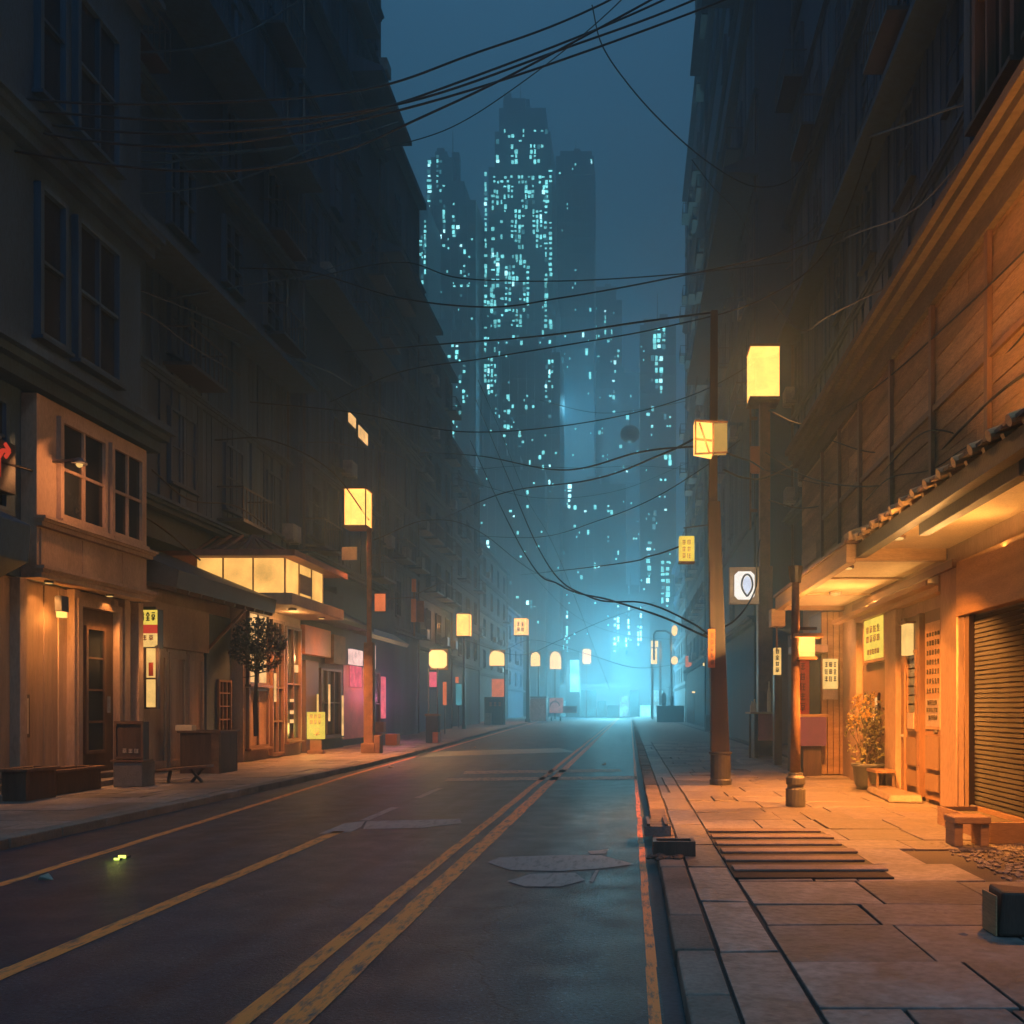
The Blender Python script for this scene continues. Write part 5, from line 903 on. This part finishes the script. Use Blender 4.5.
# ------------------------------------------------------------------ overhead cables
def spline(P, n=10):
    out = []; Q = [P[0] * 2 - P[1]] + P + [P[-1] * 2 - P[-2]]
    for i in range(1, len(Q) - 2):
        a, b, c, d = Q[i - 1:i + 3]
        for j in range(n):
            u = j / n; out.append(.5 * ((2 * b) + (c - a) * u + (2 * a - 5 * b + 4 * c - d) * u * u + (3 * b - a - 3 * c + d) * u ** 3))
    return out + [P[-1]]
def cable(label, pts, za, zb, r=.023, group='overhead cables'):
    """pts: how the cable sags, first and last on the walls or poles that carry it, at distances za and zb"""
    xs = [0]
    for (a, b), (c, d) in zip(pts, pts[1:]): xs.append(xs[-1] + math.hypot(c - a, d - b))
    P = []
    for (px, py), s in zip(pts, xs):
        u = s / xs[-1]; iz = (1 - u) / za + u / zb; P.append(W(px, py, 1 / iz))
    P = spline(P); m = MB(); n = 6; prev = None
    for i, p in enumerate(P):
        d = (P[min(i + 1, len(P) - 1)] - P[max(i - 1, 0)]).normalized(); u = d.cross(Vector((0, 0, 1))); u = u.normalized() if u.length > 1e-3 else Vector((1, 0, 0)); v = d.cross(u)
        ring = [m.bm.verts.new(p + (u * math.cos(q * math.pi / 3) + v * math.sin(q * math.pi / 3)) * r) for q in range(n)]
        if prev:
            for q in range(n): m.bm.faces.new([prev[q], prev[(q + 1) % n], ring[(q + 1) % n], ring[q]])
        prev = ring
    o = m.build('overhead_cable', CABLE, None, smooth=True); tag(o, label, 'cable', group); return o
def zl(px): return zx(px, -12.2)
def zr(px, X=6.6): return zx(px, X)
R_ = (1010, -120)
cable('topmost cable of the upper left bundle, rising to the top centre', [(-60, 92), (130, 104), (350, 92), (470, 55), (620, -5), (860, -140)], 16, 26)
cable('second cable of the upper left bundle, crossing below the topmost', [(-60, 103), (200, 121), (390, 106), (560, 50), (720, -12), (900, -110)], 16, 24)
cable('middle cable of the upper left bundle with a deep sag at left', [(-60, 118), (180, 146), (400, 110), (640, 32), (900, -70)], 16, 24)
cable('fourth cable of the upper left bundle ending on the stepped left block', [(-60, 128), (180, 153), (330, 141), (398, 122)], 16, 40)
cable('lowest cable of the upper left bundle, looping under the others', [(-60, 140), (120, 166), (240, 170), (340, 152), (420, 118), (540, 60), (760, -60)], 16, 22)
cable('short doubled cable inside the upper left bundle', [(40, 150), (150, 162), (220, 155), (300, 146), (360, 136)], 18.2, 40)
cable('slanting cable falling from the far left to the boarded tower', [(-40, 205), (70, 262), (200, 314), (300, 360), (330, 372)], 16, 36)
cable('cable falling along the near left house past its middle windows', [(-40, 272), (60, 295), (140, 311), (190, 345), (240, 375)], 16, 27)
cable('pair-forming cable sweeping up from the left boards to the stepped block', [(170, 298), (240, 286), (320, 272), (365, 252), (378, 232)], 23.5, 44)
cable('long low cable from the left block across the sky to the right tower', [(240, 268), (310, 272), (400, 298), (490, 307), (560, 298), (650, 282), (770, 256), (860, 226)], 28, 26)
cable('upper twin of the long low cable crossing before the central skyscraper', [(310, 278), (400, 262), (460, 278), (560, 281), (680, 274), (790, 262)], 34, 34)
cable('cable swinging across the sky at the foot of the skyline windows', [(330, 402), (400, 372), (480, 359), (560, 346), (660, 328), (760, 300), (830, 245), (880, 110), (900, -10)], 36, 22.5)
cable('faint cable crossing behind the lit skyscraper windows to the timber pole', [(345, 352), (430, 345), (540, 336), (640, 322), (716, 312)], 37, 18.6)
cable('cable crossing low from the left block to the lantern of the timber pole', [(420, 452), (480, 456), (560, 470), (640, 452), (700, 446)], 52, 18.6)
cable('cable drooping from the timber pole lantern to the left roofs', [(440, 520), (500, 494), (590, 480), (660, 455), (700, 436)], 58, 18.6)
cable('lone cable dropping from the top centre to the right tower', [(592, 5), (602, 45), (628, 84), (664, 124), (708, 162), (752, 186), (790, 180), (812, 150)], 30, 33)
cable('thin branch cable dropping from the lone cable to the right tower', [(692, 160), (712, 186), (738, 214), (754, 246)], 32, 42)
cable('steep dark cable on the right tower, left strand', [(740, 268), (800, 240), (850, 180), (878, 100), (905, -30)], 40, 22)
cable('steep dark cable on the right tower, right strand', [(720, 300), (790, 286), (836, 232), (872, 140), (950, 20), (985, -60)], 45, 18.5)
cable('cable from the right tower to the right upper window', [(860, 140), (905, 125), (940, 112), (978, 100)], 26, 13)
cable('cable hanging across the right tower behind the tall lamp', [(690, 276), (760, 262), (840, 190), (880, 90), (900, 10)], 55, 23)
cable('thick cable looping in front of the plank wall to the near right corner', [(765, 452), (800, 474), (850, 486), (910, 478), (960, 430), (1000, 392), (1060, 350)], 30, 10.2, .02)
cable('second looping cable before the plank wall, closer to the eave', [(765, 470), (830, 486), (890, 488), (935, 455), (985, 425), (1012, 380), (1050, 310)], 30, 10.3, .014)
cable('thin cable climbing the plank wall near the glowing right corner', [(890, 480), (920, 430), (975, 412), (978, 370), (990, 300)], 17.2, 12.3, .014)
cable('kinked cable on the plank wall beside the bright patch', [(880, 475), (925, 432), (982, 440), (1005, 420), (1040, 380)], 17.6, 11, .014)
cable('cable from the tallest left lamp up to the left cornice', [(369, 520), (330, 470), (270, 440), (215, 440)], 31.6, 27)
cable('cable running right from the tallest left lamp along the left blocks', [(374, 540), (430, 520), (480, 532), (540, 575), (600, 600)], 31.6, 110)
cable('bold cable sagging from the left roofs down to the timber pole', [(470, 440), (520, 545), (560, 585), (610, 600), (660, 616), (700, 634), (716, 640)], 70, 18.6, .026)
cable('twin of the bold cable sagging slightly lower towards the timber pole', [(476, 400), (505, 470), (545, 560), (590, 597), (645, 603), (690, 622), (718, 642)], 70, 18.6)
cable('steep thin cable from the left tower edge down to the street', [(478, 380), (500, 430), (528, 500), (560, 560), (610, 690)], 70, 120)
cable('level cable between the hazy blocks above the lettered post', [(470, 470), (520, 466), (580, 468), (640, 466), (690, 470)], 75, 88)
cable('second level cable between the hazy blocks, just lower', [(476, 536), (540, 537), (600, 520), (650, 500), (700, 470), (740, 440)], 75, 32)
cable('cable joining the timber pole to the tall right lamp', [(724, 452), (740, 458), (752, 462), (764, 470)], 18.6, 29.9)
cable('slack cable joining the timber pole to the right tower', [(724, 470), (745, 478), (770, 476), (812, 455)], 18.6, 33)
cable('cable hanging from the yellow lettered sign across to the left', [(520, 575), (600, 566), (650, 556), (684, 545)], 100, 21.5)
cable('lowest far cable strung between the small lanterns', [(505, 650), (535, 640), (590, 655), (640, 668), (700, 660)], 86, 100)
cable('looped cord hanging beside the timber pole under the leaf sign', [(704, 634), (735, 620), (755, 590), (757, 560), (760, 540)], 20, 29.8)
cable('cable from the bracket sign to the slim left lantern', [(424, 600), (440, 606), (455, 613), (464, 612)], 44, 68)
cable('cable crossing the lower sky from the slim left lamp to the right blocks', [(464, 640), (520, 655), (560, 640), (610, 618), (690, 590)], 68, 95)
cable('thin cable strung along the left house bay to the hanging sign', [(0, 462), (60, 480), (150, 520), (200, 560)], 15.7, 24)
t = thing('hanging_lantern', 'dark unlit paper lantern hanging from a cable left of the timber pole', 'lantern', W(630, 434, 120)); c = W(630, 434, 120); MB().ico(c, 1.35, 2, 1, 1, .9).build('shade', DARKM, t, smooth=True); MB().cyl(c + Vector((0, 0, 1.2)), c + Vector((0, 0, 3.2)), .04, n=6).build('cord', CABLE, t)
t = thing('satellite_dish', 'dark oval satellite dish on the right tower beside the upper window', 'dish', W(955, 212, 13.8)); c = W(955, 212, 13.9); m = MB(); m.lathe([(.02, 0), (.15, .02), (.3, .07), (.33, .1), (.3, .085), (.14, .035)], n=20); o = m.build('bowl', DARKM, None, smooth=True); o.location = c; o.rotation_euler = (math.radians(70), math.radians(-20), 0); bpy.context.view_layer.update(); mw = o.matrix_world.copy(); o.parent = t; o.matrix_parent_inverse = Matrix.Translation(-t.location); MB().bar(c, c + Vector((1.9, .2, -.15)), .05).build('arm', DARKM, t)
cable('cable the dark paper lantern hangs from, left of the timber pole', [(540, 400), (590, 412), (630, 411), (690, 400), (700, 392)], 115, 125, .05)
cable('short drooping cable under the upper left bundle, near the left house', [(-40, 128), (60, 158), (110, 172), (155, 166), (215, 150)], 16, 27)
cable('cable running down the boarded left tower beside its lit windows', [(190, 318), (260, 352), (330, 372), (400, 420)], 25.5, 50)
cable('low sagging cable before the shop eave and the restaurant roof', [(152, 470), (190, 500), (240, 508), (290, 545)], 22.5, 31)
cable('cable dropping from the boarded left tower behind the tallest left lamp', [(300, 442), (350, 446), (420, 470), (470, 540), (500, 566)], 33, 100)
cable('cable between the second right tower and the upper right window frame', [(800, 262), (850, 236), (910, 212), (972, 150)], 40, 13.1)
cable('wavering cable along the second right tower above the tall lamp', [(700, 302), (745, 292), (790, 266), (820, 226), (845, 190)], 68, 27)
cable('cable falling across the right tower to the end of the plank wall', [(770, 300), (800, 330), (825, 318), (860, 300), (900, 282)], 36, 21)
cable('slim cable high in the frame between the two central top cables', [(-60, 112), (150, 133), (330, 120), (470, 78), (680, -8), (880, -120)], 16, 25)
cable('cable over the far street just above the bright end', [(520, 560), (570, 612), (620, 634), (680, 640)], 110, 112)

tower('hazy stepped tower between the slim left skyscraper and the central one', 462, 500, 250, 214, 10, [(466, 492, 232)], [(464, 498, 262, 460, .16, CYAN)], seed=23, cell=(3.4, 5))
tower('faint narrow tower right of the plain dark slab', 592, 622, 300, 226, 10, [(596, 616, 286)], [(594, 620, 310, 480, .12, CYAN)], seed=29, cell=(3.4, 5))
tower('low wide hazy block under the slim left skyscraper', 404, 470, 330, 168, 5, [(410, 452, 318)], [(412, 466, 345, 440, .2, CYAN)], seed=31, cell=(3.6, 5))

cable('sagging cable at the very top left corner of the picture', [(-60, 20), (60, 44), (150, 52), (240, 36), (330, -20)], 16, 33)
cable('cable slung low across the upper left between house and boards', [(-60, 168), (60, 188), (160, 192), (250, 176), (330, 140)], 16, 34)
cable('cable arcing from the stepped left block to the top centre bundle', [(380, 150), (450, 128), (520, 84), (600, 20), (680, -60)], 44, 33)
cable('loose cable looping at the upper right beside the tower edge', [(700, 60), (740, 84), (800, 70), (860, 10), (890, -40)], 70, 24)
cable('cable slanting down the right tower towards the tall lamp', [(905, 60), (860, 170), (820, 250), (775, 320)], 23, 37)
cable('cable hung between tall lamp and plank wall, highest of its group', [(768, 410), (800, 424), (830, 418), (862, 396)], 30, 19.5)
cable('cable hung between tall lamp and plank wall, lowest of its group', [(768, 500), (800, 508), (836, 500), (868, 470)], 30, 19)

cable('thin cable crossing the street just above the two lit yellow windows', [(250, 402), (350, 412), (470, 432), (600, 420), (700, 392), (775, 350)], 29, 40)
cable('thin cable crossing under the dark paper lantern towards the right blocks', [(455, 478), (540, 498), (620, 490), (690, 462)], 66, 90)
cable('drooping cable before the second left block, right of the lit windows', [(372, 396), (410, 440), (450, 462), (500, 470)], 42, 95)
cable('wandering cable on the plank wall above the tiled eave', [(830, 440), (870, 452), (910, 446), (960, 398), (1010, 350), (1050, 300)], 21.5, 10.4, .014)
cable('taut cable on the plank wall just below the cornice', [(826, 420), (880, 384), (950, 322), (1040, 236)], 22, 10.6, .014)
cable('limp cable hanging over the tiled eave beside the verge board', [(866, 500), (890, 478), (930, 470), (965, 448), (1000, 430)], 18.5, 12.2, .012)
